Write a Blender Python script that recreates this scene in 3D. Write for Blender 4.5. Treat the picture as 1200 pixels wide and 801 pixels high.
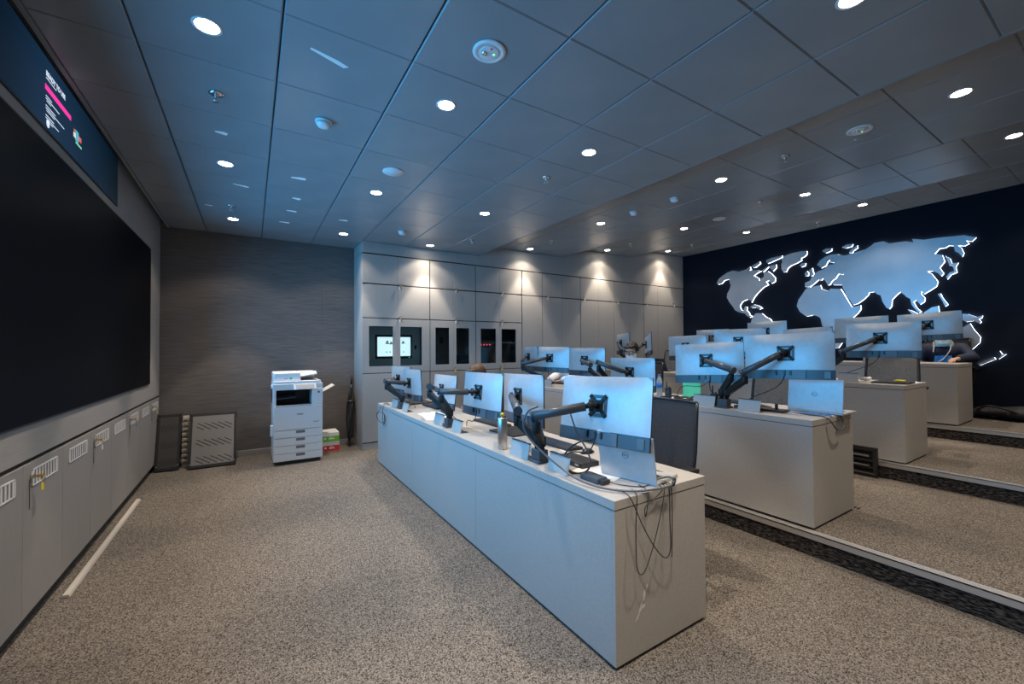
import bpy, bmesh, math, random
from mathutils import Vector, Matrix, Euler
random.seed(7)
for o in list(bpy.data.objects): bpy.data.objects.remove(o)
SC = bpy.context.scene
COL = SC.collection
R = math.radians

# ------------------------------------------------------------------ camera
def set_camera():
    yaw, pitch, roll = R(32.2536), R(0.9162), R(-0.3690)
    fw = Vector((math.sin(yaw)*math.cos(pitch), math.cos(yaw)*math.cos(pitch), math.sin(pitch)))
    r0 = Vector((math.cos(yaw), -math.sin(yaw), 0)); u0 = r0.cross(fw)
    r = r0*math.cos(roll)+u0*math.sin(roll); u = -r0*math.sin(roll)+u0*math.cos(roll)
    cd = bpy.data.cameras.new('camera'); cd.sensor_width = 36.0; cd.lens = 485.3/1200*36; cd.clip_start = .02
    co = bpy.data.objects.new('camera', cd); COL.objects.link(co)
    m = Matrix((r, u, -fw)).transposed().to_4x4(); m.translation = (0, 0, 1.41)
    co.matrix_world = m; SC.camera = co
set_camera()
# ------------------------------------------------------------------ world, exposure
W = bpy.data.worlds.new('world'); SC.world = W; W.use_nodes = True
W.node_tree.nodes['Background'].inputs[0].default_value = (.05, .06, .08, 1)
W.node_tree.nodes['Background'].inputs[1].default_value = .3
vs = SC.view_settings; vs.view_transform = 'Standard'; vs.look = 'None'; vs.gamma = 1; vs.use_curve_mapping = False
vs.exposure = 0.2
P_NARROW, P_MID, P_WIDE = 74.0, 44.0, 15.0          # watts of the three lobes of each ceiling downlight
P_SCREEN = 100.0                        # blue light given off by the big video wall
LAMP_COL = (1.0, .86, .70)
SCREEN_COL = (.06, .44, .92)
def area(name, loc, rot, sx, sy, energy, col, spread):
    l = bpy.data.lights.new(name, 'AREA'); l.shape = 'RECTANGLE'; l.size = sx; l.size_y = sy
    l.energy = energy; l.color = col; l.spread = spread
    o = bpy.data.objects.new(name, l); COL.objects.link(o); o.location = loc; o.rotation_euler = rot; return o
# the lit display surface of the video wall: sends its light straight out into the room (narrow viewing angle)
area('video_wall_glow', (-.925, 3.45, 1.79), (0, R(-90), 0), 1.4, 4.9, P_SCREEN, SCREEN_COL, R(128))

# ------------------------------------------------------------------ helpers
def mat(name, col, rough=.5, metal=0, emit=None, es=0, spec=None, alpha=None, coat=0):
    m = bpy.data.materials.new(name); m.use_nodes = True
    b = m.node_tree.nodes['Principled BSDF']
    b.inputs['Base Color'].default_value = (*col, 1); b.inputs['Roughness'].default_value = rough
    b.inputs['Metallic'].default_value = metal
    if spec is not None: b.inputs['Specular IOR Level'].default_value = spec
    if emit: b.inputs['Emission Color'].default_value = (*emit, 1); b.inputs['Emission Strength'].default_value = es
    if alpha is not None: b.inputs['Alpha'].default_value = alpha
    if coat: b.inputs['Coat Weight'].default_value = coat
    return m
def tex(m, scale=(1, 1, 1), kind='NOISE', detail=4, c0=None, c1=None, p0=.3, p1=.7, bump=0, dist=.01, nscale=1.0, coords='Object', extra=None):
    """multiply-free procedural colour variation + bump on a principled material"""
    nt = m.node_tree; b = nt.nodes['Principled BSDF']
    tc = nt.nodes.new('ShaderNodeTexCoord'); mp = nt.nodes.new('ShaderNodeMapping'); mp.inputs['Scale'].default_value = scale
    nt.links.new(tc.outputs[coords], mp.inputs[0])
    if kind == 'NOISE':
        t = nt.nodes.new('ShaderNodeTexNoise'); t.inputs['Scale'].default_value = nscale; t.inputs['Detail'].default_value = detail
        out = t.outputs[0]
    elif kind == 'VORONOI':
        t = nt.nodes.new('ShaderNodeTexVoronoi'); t.inputs['Scale'].default_value = nscale; out = t.outputs['Color']
    nt.links.new(mp.outputs[0], t.inputs[0])
    if c0:
        r = nt.nodes.new('ShaderNodeValToRGB'); r.color_ramp.elements[0].color = (*c0, 1); r.color_ramp.elements[1].color = (*c1, 1)
        r.color_ramp.elements[0].position = p0; r.color_ramp.elements[1].position = p1
        nt.links.new(out, r.inputs[0]); nt.links.new(r.outputs[0], b.inputs['Base Color'])
    if bump:
        bp = nt.nodes.new('ShaderNodeBump'); bp.inputs['Strength'].default_value = bump; bp.inputs['Distance'].default_value = dist
        nt.links.new(out, bp.inputs['Height']); nt.links.new(bp.outputs[0], b.inputs['Normal'])
    return m
def worldpos(o):
    p = Vector((0, 0, 0))
    while o: p += o.location; o = o.parent
    return p
class MB:
    def __init__(s): s.v = []; s.f = []; s.sm = []
    def add(s, vs, fs, smooth=False):
        n = len(s.v); s.v += [tuple(p) for p in vs]
        for f in fs: s.f.append([i+n for i in f]); s.sm.append(smooth)
        return s
    def box(s, x0, x1, y0, y1, z0, z1):
        return s.add([(x, y, z) for x in (x0, x1) for y in (y0, y1) for z in (z0, z1)],
                     [(0, 1, 3, 2), (4, 6, 7, 5), (0, 4, 5, 1), (2, 3, 7, 6), (0, 2, 6, 4), (1, 5, 7, 3)])
    def obox(s, M, hx, hy, hz):
        n = len(s.v); s.box(-hx, hx, -hy, hy, -hz, hz)
        for i in range(n, len(s.v)): s.v[i] = tuple(M @ Vector(s.v[i]))
        return s
    def beam(s, p, q, w, h, up=(0, 0, 1)):
        p, q = Vector(p), Vector(q); d = q-p; L = d.length; d.normalize()
        up = Vector(up); a = d.cross(up)
        if a.length < 1e-3: a = d.cross(Vector((0, 1, 0)))
        a.normalize(); b = a.cross(d)
        M = Matrix((d, a, b)).transposed().to_4x4(); M.translation = (p+q)/2
        return s.obox(M, L/2, w/2, h/2)
    def rod(s, p, q, r0, r1=None, n=12, smooth=True):
        if r1 is None: r1 = r0
        p, q = Vector(p), Vector(q); d = (q-p).normalized(); a = d.orthogonal().normalized(); b = d.cross(a)
        vs = [c+(a*math.cos(2*math.pi*i/n)+b*math.sin(2*math.pi*i/n))*r for c, r in ((p, r0), (q, r1)) for i in range(n)]
        s.add(vs, [(i, (i+1) % n, n+(i+1) % n, n+i) for i in range(n)], smooth)
        m = len(s.v)-2*n
        s.f += [[m+i for i in range(n)][::-1], [m+n+i for i in range(n)]]; s.sm += [False, False]
        return s
    def tube(s, pts, r, n=6):
        pts = [Vector(p) for p in pts]; vs = []; a = None
        for i, p in enumerate(pts):
            d = (pts[min(i+1, len(pts)-1)]-pts[max(i-1, 0)]).normalized()
            if a is None: a = d.orthogonal().normalized()
            else: a = (a-d*a.dot(d)).normalized()
            b = d.cross(a)
            vs += [p+(a*math.cos(2*math.pi*k/n)+b*math.sin(2*math.pi*k/n))*r for k in range(n)]
        fs = [(i*n+k, i*n+(k+1) % n, (i+1)*n+(k+1) % n, (i+1)*n+k) for i in range(len(pts)-1) for k in range(n)]
        s.add(vs, fs, True); m = len(s.v)-len(vs)
        s.f += [[m+k for k in range(n)][::-1], [len(s.v)-n+k for k in range(n)]]; s.sm += [False, False]
        return s
    def lathe(s, prof, c=(0, 0, 0), n=20, axis='z', cap=True):
        vs = []
        for r, z in prof:
            for i in range(n):
                a = 2*math.pi*i/n; x, y = r*math.cos(a), r*math.sin(a)
                p = (x, y, z) if axis == 'z' else ((z, x, y) if axis == 'x' else (x, z, y))
                vs.append((p[0]+c[0], p[1]+c[1], p[2]+c[2]))
        fs = [(j*n+i, j*n+(i+1) % n, (j+1)*n+(i+1) % n, (j+1)*n+i) for j in range(len(prof)-1) for i in range(n)]
        s.add(vs, fs, True); m = len(s.v)-len(vs)
        if cap and prof[0][0] > 1e-6: s.f.append([m+i for i in range(n)][::-1]); s.sm.append(False)
        if cap and prof[-1][0] > 1e-6: s.f.append([len(s.v)-n+i for i in range(n)]); s.sm.append(False)
        return s
    def grid(s, fn, nu, nv, smooth=True):
        vs = [fn(i/nu, j/nv) for i in range(nu+1) for j in range(nv+1)]
        return s.add(vs, [(i*(nv+1)+j, (i+1)*(nv+1)+j, (i+1)*(nv+1)+j+1, i*(nv+1)+j+1) for i in range(nu) for j in range(nv)], smooth)
    def ball(s, c, rx, ry=None, rz=None, nu=14, nv=10):
        ry = ry or rx; rz = rz or rx
        return s.lathe_ball(c, rx, ry, rz, nu, nv)
    def lathe_ball(s, c, rx, ry, rz, nu, nv):
        vs = [(c[0], c[1], c[2]-rz)]
        for j in range(1, nv):
            t = -math.pi/2+math.pi*j/nv
            vs += [(c[0]+rx*math.cos(t)*math.cos(2*math.pi*i/nu), c[1]+ry*math.cos(t)*math.sin(2*math.pi*i/nu), c[2]+rz*math.sin(t)) for i in range(nu)]
        vs.append((c[0], c[1], c[2]+rz)); fs = []
        for i in range(nu):
            fs.append((0, 1+(i+1) % nu, 1+i))
            for j in range(nv-2): fs.append((1+j*nu+i, 1+j*nu+(i+1) % nu, 1+(j+1)*nu+(i+1) % nu, 1+(j+1)*nu+i))
            fs.append((1+(nv-2)*nu+i, 1+(nv-2)*nu+(i+1) % nu, len(vs)-1))
        return s.add(vs, fs, True)
    def xform(s, M):
        s.v = [tuple(M @ Vector(p)) for p in s.v]; return s
    def build(s, name, m, parent=None, bevel=0, seg=2, local=False):
        me = bpy.data.meshes.new(name)
        if parent is not None: off = Vector((0, 0, 0)) if local else worldpos(parent)
        elif local: off = Vector((0, 0, 0))
        else:
            xs = [p[0] for p in s.v]; ys = [p[1] for p in s.v]; zs = [p[2] for p in s.v]
            off = Vector(((min(xs)+max(xs))/2, (min(ys)+max(ys))/2, min(zs)))
        me.from_pydata([tuple(Vector(p)-off) for p in s.v], [], s.f)
        me.polygons.foreach_set('use_smooth', s.sm)
        bm = bmesh.new(); bm.from_mesh(me); bmesh.ops.recalc_face_normals(bm, faces=bm.faces); bm.to_mesh(me); bm.free()
        me.materials.append(m)
        o = bpy.data.objects.new(name, me); COL.objects.link(o)
        if parent is not None: o.parent = parent
        else: o.location = off
        if bevel:
            b = o.modifiers.new('bevel', 'BEVEL'); b.width = bevel; b.segments = seg; b.limit_method = 'ANGLE'; b.angle_limit = R(40)
        return o
def tag(o, label, cat, group=None):
    o['label'] = label; o['category'] = cat
    if group: o['group'] = group
    return o
def thing(name, label, cat, loc=(0, 0, 0), group=None):
    o = bpy.data.objects.new(name, None); o.empty_display_size = .05; COL.objects.link(o); o.location = loc
    return tag(o, label, cat, group)
def struct(o): o['kind'] = 'structure'; return o
def dup(root, loc=None, rot=None, label=None, group=None):
    def cp(o, par):
        c = o.copy(); COL.objects.link(c); c.parent = par
        for ch in list(o.children): cp(ch, c)
        return c
    c = cp(root, None)
    if loc is not None: c.location = loc
    if rot is not None: c.rotation_euler = rot
    if label: c['label'] = label
    if group: c['group'] = group
    return c
def text_mesh(body, size, M, m, name, parent, extrude=.0005, bold=False):
    cu = bpy.data.curves.new('t', 'FONT'); cu.body = body; cu.size = size; cu.extrude = extrude; cu.align_x = 'LEFT'
    if bold: cu.offset = size*.02
    t = bpy.data.objects.new('t', cu); COL.objects.link(t)
    bpy.context.view_layer.update()
    me = bpy.data.meshes.new_from_object(t.evaluated_get(bpy.context.evaluated_depsgraph_get()))
    bpy.data.objects.remove(t)
    me.transform(Matrix.Translation(-worldpos(parent)) @ M if parent else M)
    me.materials.clear(); me.materials.append(m)
    o = bpy.data.objects.new(name, me); COL.objects.link(o); o.parent = parent
    return o
def axes(right, up, pos):
    r, u = Vector(right), Vector(up); n = r.cross(u)
    M = Matrix((r, u, n)).transposed().to_4x4(); M.translation = pos; return M
ORD = ['first', 'second', 'third', 'fourth', 'fifth', 'sixth', 'seventh', 'eighth', 'ninth', 'tenth']

# ------------------------------------------------------------------ materials
M = {}
M['carpet'] = tex(mat('carpet', (.2, .17, .15), .95, spec=.1), nscale=175, detail=4, c0=(.020, .0165, .0145), c1=(.275, .240, .208), p0=.35, p1=.66, coords='Object')
M['riser'] = tex(mat('riser_carpet', (.03, .03, .03), .95, spec=.1), scale=(1, 14, 60), nscale=2.2, detail=2, c0=(.010, .009, .009), c1=(.10, .09, .085), p0=.42, p1=.68, bump=.8, dist=.01)
M['nosing'] = mat('aluminium_nosing', (.52, .50, .48), .42, .6)
M['ceil'] = tex(mat('ceiling_metal', (.25, .275, .30), .27, .0), nscale=3, detail=2, c0=(.25, .268, .287), c1=(.275, .293, .312))
M['ceilback'] = mat('ceiling_void', (.03, .03, .03), .9)
M['fascia'] = mat('ceiling_fascia', (.22, .23, .24), .6)
M['fabric'] = tex(mat('wall_fabric', (.1, .095, .095), .85, spec=.2), scale=(5, 5, 240), nscale=1.0, detail=4, c0=(.100, .093, .092), c1=(.190, .172, .165), p0=.3, p1=.72, bump=.25, dist=.004)
M['panel'] = tex(mat('wall_panel', (.36, .345, .335), .55), scale=(2, 2, 70), nscale=2, detail=3, c0=(.29, .275, .265), c1=(.325, .31, .298))
M['laminate'] = tex(mat('cabinet_laminate', (.40, .38, .36), .5), scale=(150, 150, 3), nscale=2, detail=3, c0=(.345, .33, .315), c1=(.39, .373, .355))
M['lowlam'] = tex(mat('low_cabinet_laminate', (.28, .26, .245), .5), scale=(150, 150, 3), nscale=2, detail=3, c0=(.262, .246, .232), c1=(.295, .277, .262))
M['dark'] = mat('shadow_gap', (.012, .012, .013), .8)
M['kick'] = mat('black_plinth', (.03, .03, .03), .6)
M['base'] = mat('baseboard_metal', (.42, .41, .40), .35, .5)
M['navy'] = tex(mat('navy_wall', (.008, .014, .028), .7, spec=.12), nscale=6, detail=3, c0=(.0035, .0065, .014), c1=(.0045, .008, .017))
M['plain'] = mat('rear_wall_paint', (.30, .29, .28), .7)
M['desk'] = tex(mat('desk_laminate', (.5, .48, .46), .45), scale=(40, 40, 40), nscale=2, detail=3, c0=(.37, .355, .34), c1=(.41, .394, .377))
M['scuff'] = mat('scuffed_laminate', (.68, .66, .63), .7)
M['silver'] = tex(mat('silver_shell', (.60, .62, .64), .42, .35), nscale=30, detail=2, c0=(.43, .445, .46), c1=(.47, .485, .50))
M['band'] = mat('slate_plastic', (.045, .060, .078), .35)
M['bandlt'] = mat('slate_plastic_cover', (.085, .108, .132), .35)
M['black'] = mat('black_plastic', (.018, .018, .02), .4)
M['armblack'] = mat('arm_black', (.009, .009, .010), .5, 0, spec=.3)
M['armgrey'] = mat('arm_charcoal_cover', (.060, .072, .085), .38, .2)
M['screen'] = mat('display_panel', (.01, .012, .015), .15, emit=(.5, .68, 1), es=.9)
M['chrome'] = mat('chrome', (.75, .75, .75), .18, 1)
M['steel'] = tex(mat('brushed_steel', (.55, .52, .48), .3, .95), scale=(1, 1, 40), nscale=6, c0=(.48, .455, .42), c1=(.62, .585, .54))
M['rubber'] = mat('cable_rubber', (.02, .02, .021), .55)
M['greycable'] = mat('grey_cable', (.10, .105, .115), .5)
M['white'] = mat('white_plastic', (.74, .75, .76), .38)
M['white2'] = mat('off_white_plastic', (.70, .70, .70), .4)
M['paper'] = mat('paper', (.86, .85, .83), .8)
M['brass'] = mat('brass', (.75, .52, .14), .3, .9)
M['yellow'] = mat('yellow_plastic', (.80, .62, .04), .45)
M['blue'] = mat('blue_plastic', (.03, .20, .55), .4)
M['red'] = mat('red_print', (.72, .04, .05), .6)
M['green'] = mat('green_print', (.16, .55, .05), .6)
M['mint'] = mat('mint_green_card', (.12, .62, .30), .6)
M['pink'] = mat('pink_print', (.8, .12, .3), .5)
M['glass'] = bpy.data.materials.new('cabinet_glass'); M['glass'].use_nodes = True
nt = M['glass'].node_tree; nt.nodes.clear()
_o = nt.nodes.new('ShaderNodeOutputMaterial'); _m = nt.nodes.new('ShaderNodeMixShader'); _t = nt.nodes.new('ShaderNodeBsdfTransparent'); _g = nt.nodes.new('ShaderNodeBsdfGlossy'); _f = nt.nodes.new('ShaderNodeFresnel')
_t.inputs[0].default_value = (.72, .80, .82, 1); _g.inputs['Roughness'].default_value = .02; _f.inputs[0].default_value = 1.5
nt.links.new(_f.outputs[0], _m.inputs[0]); nt.links.new(_t.outputs[0], _m.inputs[1]); nt.links.new(_g.outputs[0], _m.inputs[2]); nt.links.new(_m.outputs[0], _o.inputs[0])
M['vidglass'] = mat('video_wall_glass', (.0025, .0032, .006), .45, spec=.05)
M['bezel'] = mat('black_bezel', (.008, .008, .009), .4)
M['lens'] = mat('downlight_lens', (1, 1, 1), .5, emit=(1, .90, .76), es=30)
M['trimring'] = mat('white_trim_ring', (.70, .70, .70), .4)
M['led'] = mat('led_edge', (1, 1, 1), .5, emit=(.86, .92, 1), es=4.5)
M['mapface'] = tex(mat('map_aluminium', (.5, .52, .55), .38, .6), nscale=2.5, detail=4, c0=(.46, .49, .53), c1=(.56, .58, .61))
M['meshblack'] = tex(mat('mesh_fabric', (.045, .045, .05), .8, alpha=.97), scale=(1, 60, 60), nscale=3, c0=(.016, .016, .019), c1=(.05, .05, .056), p0=.35, p1=.7)
M['meshgrey'] = tex(mat('grey_mesh_fabric', (.2, .19, .18), .8, alpha=.86), scale=(1, 60, 60), nscale=3, c0=(.055, .052, .05), c1=(.20, .19, .18), p0=.35, p1=.7)
M['bagblack'] = tex(mat('bag_nylon', (.015, .015, .016), .7), nscale=40, c0=(.010, .010, .011), c1=(.028, .028, .03), bump=.3)
M['umbrella'] = tex(mat('umbrella_nylon', (.016, .016, .018), .5), scale=(30, 30, 3), nscale=2, c0=(.006, .006, .007), c1=(.016, .016, .018), bump=.4)
M['traygrey'] = mat('tray_grey_steel', (.20, .19, .185), .45, .3)
M['traydark'] = mat('tray_black_steel', (.020, .020, .021), .5, .3)
M['beige'] = mat('beige_plastic', (.46, .42, .37), .6)
M['skin'] = mat('skin', (.50, .27, .17), .55)
M['hairbrown'] = tex(mat('brown_hair', (.10, .05, .025), .5), scale=(60, 60, 8), nscale=2, c0=(.035, .016, .008), c1=(.13, .06, .026), bump=.5)
M['hairblack'] = tex(mat('black_hair', (.015, .012, .01), .5), scale=(60, 60, 8), nscale=2, c0=(.004, .0035, .003), c1=(.018, .014, .012), bump=.5)
M['maskblue'] = mat('blue_face_mask', (.25, .52, .66), .8)
M['maskwhite'] = mat('white_face_mask', (.70, .73, .75), .8)
M['shirtblue'] = mat('blue_shirt', (.02, .22, .62), .8)
M['shirtwhite'] = mat('white_shirt', (.72, .72, .74), .8)
M['shirtgrey'] = mat('grey_shirt', (.10, .10, .11), .8)
M['jacket'] = mat('navy_jacket', (.012, .018, .045), .75)
M['trousers'] = mat('dark_trousers', (.02, .02, .025), .85)
# ------------------------------------------------------------------ the room
YB, YF = 6.62, -3.2          # back and rear wall
XL, XR = -.945, 8.58
STEPX = [3.20, 5.12, 7.02]; SH = .15
CX = [-.865, 3.18, 4.97, 6.80, XR]; CZ = [2.95, 3.12, 3.325, 3.53]
def floor_z(x): return SH*sum(x > s for s in STEPX)

struct(MB().box(-1.6, 3.22, YF, YB+.1, -.1, 0).build('floor', M['carpet']))
for i, x in enumerate(STEPX):
    x1 = (STEPX+[XR+.1])[i+1]+(.02 if i < 2 else 0); z = SH*(i+1)
    p = struct(MB().box(x+.012, x1, YF, YB+.1, z-.14, z).build('floor', M['carpet']))
    q = MB().box(x, x+.012, YF, 6.05, z-SH+.001, z-.012).build('riser', M['riser'], p)
    n = MB().box(x-.008, x+.055, YF, 6.05, z-.0, z+.005).box(x-.008, x+.0, YF, 6.05, z-.035, z+.005)
    n.box(x+.012, x+.018, YF, 6.05, z+.005, z+.008).box(x+.032, x+.038, YF, 6.05, z+.005, z+.008)
    n.build('nosing', M['nosing'], p)

# ceiling: one backing slab per level, every tile a piece of its own
def ceiling_level(i, xs):
    z = CZ[i]
    c = struct(MB().box(CX[i]+(.004 if i else 0), CX[i+1], YF, YB+.1, z+.022, z+.06).build('ceiling', M['ceilback']))
    ys = [6.71-.572*k for k in range(14)]
    cache = {}
    for a, b in zip(xs[:-1], xs[1:]):
        for y1, y0 in zip(ys[:-1], ys[1:]):
            if i and y1 < .2: continue
            g = .0035; h = .0006; w = b-a; d = y1-y0
            y1c = min(y1, YB-.003)
            key = (round(w, 3), round(y1c-y0, 3))
            if key not in cache:
                d = y1c-y0; e = .006
                vs = [(g, h, .022), (w-g, h, .022), (w-g, d-h, .022), (g, d-h, .022),
                      (g, h, e), (w-g, h, e), (w-g, d-h, e), (g, d-h, e),
                      (g+e, h+e, 0), (w-g-e, h+e, 0), (w-g-e, d-h-e, 0), (g+e, d-h-e, 0)]
                fs = [(0, 1, 2, 3), (8, 11, 10, 9)]
                for q in range(4):
                    r = (q+1) % 4; fs += [(q, 4+q, 4+r, r), (4+q, 8+q, 8+r, 4+r)]
                mb = MB(); mb.add(vs, fs); t = mb.build('ceiling_tile', M['ceil'], c, local=True); cache[key] = t
            else:
                t = cache[key].copy(); COL.objects.link(t)
            t.location = Vector((a, y0, z))-c.location
    return c
c0 = ceiling_level(0, [-.865]+[-.485+.6075*k for k in range(6)]+[3.178])
MB().box(-.885, -.862, YF, YB, 2.945, 2.985).build('edge_profile', M['fascia'], c0)
MB().box(-1.05, -.86, YF, YB, 3.10, 3.12).build('cove_top', M['ceilback'], c0)
MB().box(-.868, -.862, YF, YB, 2.985, 3.12).build('cove_side', M['fascia'], c0)
c1 = ceiling_level(1, [3.19, 3.745, 4.36, 4.968])
c2 = ceiling_level(2, [4.98, 5.55, 6.17, 6.798])
c3 = ceiling_level(3, [6.81, 7.40, 8.0, 8.575])
for i, c in ((1, c1), (2, c2), (3, c3)):
    MB().box(CX[i]-.014, CX[i], YF, YB, CZ[i-1]-.003, CZ[i]+.06).build('fascia', M['fascia'], c)

# walls
wl = struct(MB().box(-1.06, XL, YF, 6.60, .87, 3.10).build('wall_left', M['panel']))
MB().box(-1.06, XL-.012, YF, 6.60, .848, .87).build('shadow_gap', M['dark'], wl)
wbk = struct(MB().box(-1.06, 1.345, YB+.004, YB+.1, 0, 3.12).build('wall_back', M['dark']))
for a, c in ((-1.06, -.47), (-.4694, .885), (.8856, 1.345)): MB().box(a, c, YB, YB+.004, 0, 3.12).build('wallcovering_panel', M['fabric'], wbk)
struct(MB().box(1.34, XR, 6.6, 6.75, 0, 3.7).build('wall_back', M['plain']))
bb = struct(MB().box(XL, 1.335, 6.606, YB, 0, .075).build('baseboard_back', M['base'], bevel=.003))
struct(MB().box(XR, XR+.1, YF, YB+.1, 0, 3.7).build('wall_right', M['navy']))
struct(MB().box(-1.6, XR+.1, YF-.1, YF, 0, 3.7).build('wall_front', M['plain']))
struct(MB().box(-1.7, -1.06, YF, YB+.1, 0, 3.2).build('wall_left', M['plain']))
struct(MB().box(-1.06, XL-.02, 6.60, 6.62, 0, 3.10).build('trim_1', M['panel']))
# filler above the tall cabinets
f = struct(MB().box(1.33, CX[1]-.005, 6.052, 6.6, 2.790, 2.945).build('trim_2', M['laminate']))
for k in (1, 2, 3):
    struct(MB().box(CX[k]+(-.004 if k else 0), CX[k+1]-.005, 6.052, 6.6, 2.790, CZ[k]-.004).build('trim_%d' % (k+2), M['laminate']))
MB().box(1.34, XR, 6.062, 6.6, 2.780, 2.791).build('shadow_gap', M['dark'], f)

# ------------------------------------------------------------------ downlights
def make_downlight():
    t = thing('downlight', 'x', 'downlight')
    MB().lathe([(.050, -.003), (.058, -.005), (.062, -.002), (.062, 0.0), (.048, 0.0), (.047, .006), (.050, -.003)], n=28, cap=False).build('trim_ring', M['trimring'], t, local=True)
    MB().lathe([(.048, .0005), (.048, -.0015), (.0001, -.0015)], n=28).build('lens', M['lens'], t, local=True)
    for nm, e, ang, bl in (('narrow_beam', P_NARROW, 58, .22), ('middle_beam', P_MID, 84, 1.0), ('wide_beam', P_WIDE, 122, .4)):
        l = bpy.data.lights.new(nm, 'SPOT'); l.energy = e; l.color = LAMP_COL; l.spot_size = R(ang); l.spot_blend = bl; l.shadow_soft_size = .035
        o = bpy.data.objects.new(nm, l); COL.objects.link(o); o.parent = t; o.location = (0, 0, -.03)
    return t
DLX = [(-.18, 0), (1.04, 0), (2.25, 0), (4.06, 1), (5.9, 2), (7.75, 3)]
DLY = [5.83, 4.13, 2.41, .72, -.98]
proto = None
for ix, (x, lv) in enumerate(DLX):
    for iy, y in enumerate(DLY):
        lab = '%s glowing round downlight from the far wall, %s ceiling row counted from the screen wall' % (ORD[iy], ORD[ix])
        loc = (x, y, CZ[lv])
        if proto is None:
            proto = make_downlight(); proto.location = loc; proto['label'] = lab; proto['group'] = 'recessed ceiling downlights'
        else: dup(proto, loc, None, lab)

# other ceiling fittings
def sprinkler(x, y, lv, where):
    z = CZ[lv]
    t = thing('sprinkler_head', 'chrome fire sprinkler '+where, 'sprinkler', (x, y, z-.05), 'ceiling sprinklers')
    MB().lathe([(.038, z-.0005), (.040, z-.004), (.020, z-.010), (.012, z-.010)], (x, y, 0), 18).build('escutcheon', M['chrome'], t)
    b = MB().rod((x, y, z-.008), (x, y, z-.028), .009, n=10)
    for s in (-1, 1): b.tube([(x, y+s*.008, z-.024), (x, y+s*.016, z-.036), (x, y+s*.006, z-.048)], .003)
    b.build('frame_arm', M['chrome'], t)
    MB().lathe([(.017, z-.048), (.018, z-.050), (.0001, z-.0505)], (x, y, 0), 14).build('deflector', M['steel'], t)
for x, y, lv, w in [(-.18, 3.02, 0, 'near the left screen wall, closer to the camera'), (-.18, 5.30, 0, 'near the printer wall at the left'),
                    (2.25, 2.97, 0, 'in the lowest ceiling above the front desk'), (2.64, 5.23, 0, 'in the lowest ceiling before the glass cabinets'),
                    (4.05, 1.81, 1, 'in the second ceiling step near an emergency light'), (4.04, 5.21, 1, 'in the second ceiling step by the far cabinets'),
                    (5.66, 2.84, 2, 'in the third ceiling step, nearer of the two'), (5.89, 5.23, 2, 'in the third ceiling step by the far cabinets'),
                    (8.21, 3.17, 3, 'in the highest ceiling step above the map'), (7.73, 5.23, 3, 'in the highest ceiling step by the far corner')]:
    sprinkler(x, y, lv, w)
def disc(name, lab, cat, x, y, z, r, h, m=None):
    return tag(MB().lathe([(r, z-.0005), (r, z-h*.5), (r*.92, z-h), (.0001, z-h)], (x, y, 0), 28).build(name, m or M['white2']), lab, cat)
def emergency(x, y, z, lab):
    t = thing('emergency_light', lab, 'emergency light', (x, y, z-.02))
    MB().lathe([(.085, z-.0005), (.087, z-.006), (.070, z-.012), (.066, z-.009), (.0001, z-.009)], (x, y, 0), 30).build('bezel', M['white'], t)
    MB().lathe([(.052, z-.009), (.052, z-.013), (.048, z-.014), (.0001, z-.014)], (x, y, 0), 24).build('cover', M['white2'], t)
    MB().ball((x-.022, y+.01, z-.014), .016, .016, .010).build('lamp', M['chrome'], t)
    MB().ball((x+.024, y-.005, z-.014), .006, .006, .004).build('indicator', mat('green_indicator', (.1, .6, .2), .4, emit=(.2, 1, .3), es=1.5), t)
    MB().ball((x-.006, y-.034, z-.013), .007, .007, .004).build('test_button', M['red'], t)
emergency(1.04, 1.85, CZ[0], 'large round white emergency light in the lowest ceiling')
emergency(4.06, 1.27, CZ[1], 'round white emergency light in the second ceiling step')
disc('motion_sensor', 'small white sensor dot beside the emergency light', 'sensor', 4.22, 1.35, CZ[1], .012, .006)
def detector(x, y, z, lab):
    t = thing('smoke_detector', lab, 'smoke detector', (x, y, z-.05))
    MB().lathe([(.052, z-.0005), (.053, z-.010), (.046, z-.016)], (x, y, 0), 24).build('base', M['white2'], t)
    MB().lathe([(.044, z-.016), (.046, z-.026), (.036, z-.040), (.018, z-.046), (.0001, z-.046)], (x, y, 0), 24).build('sensor_cap', M['white'], t)
    MB().lathe([(.0445, z-.017), (.0445, z-.021)], (x, y, 0), 24).build('air_slot', M['black'], t)
detector(.41, 3.01, CZ[0], 'white smoke detector nearest the screen wall')
detector(1.67, 5.32, CZ[0], 'white smoke detector in front of the glass-door cabinets')
detector(4.10, 2.99, CZ[1], 'white smoke detector in the second ceiling step, nearer of two')
detector(4.07, 3.56, CZ[1], 'smaller white detector in the second ceiling step, farther of two')
def speaker(x, y, z, lab):
    t = thing('ceiling_speaker', lab, 'ceiling speaker', (x, y, z-.02))
    MB().lathe([(.088, z-.0005), (.090, z-.006), (.082, z-.010), (.080, z-.008)], (x, y, 0), 30).build('rim', M['white'], t)
    MB().lathe([(.081, z-.007), (.078, z-.011), (.0001, z-.012)], (x, y, 0), 30).build('grille', M['white2'], t)
speaker(1.04, 3.56, CZ[0], 'round white ceiling speaker in the lowest ceiling')
speaker(5.9, 3.54, CZ[2], 'round white ceiling speaker in the third ceiling step')
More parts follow.
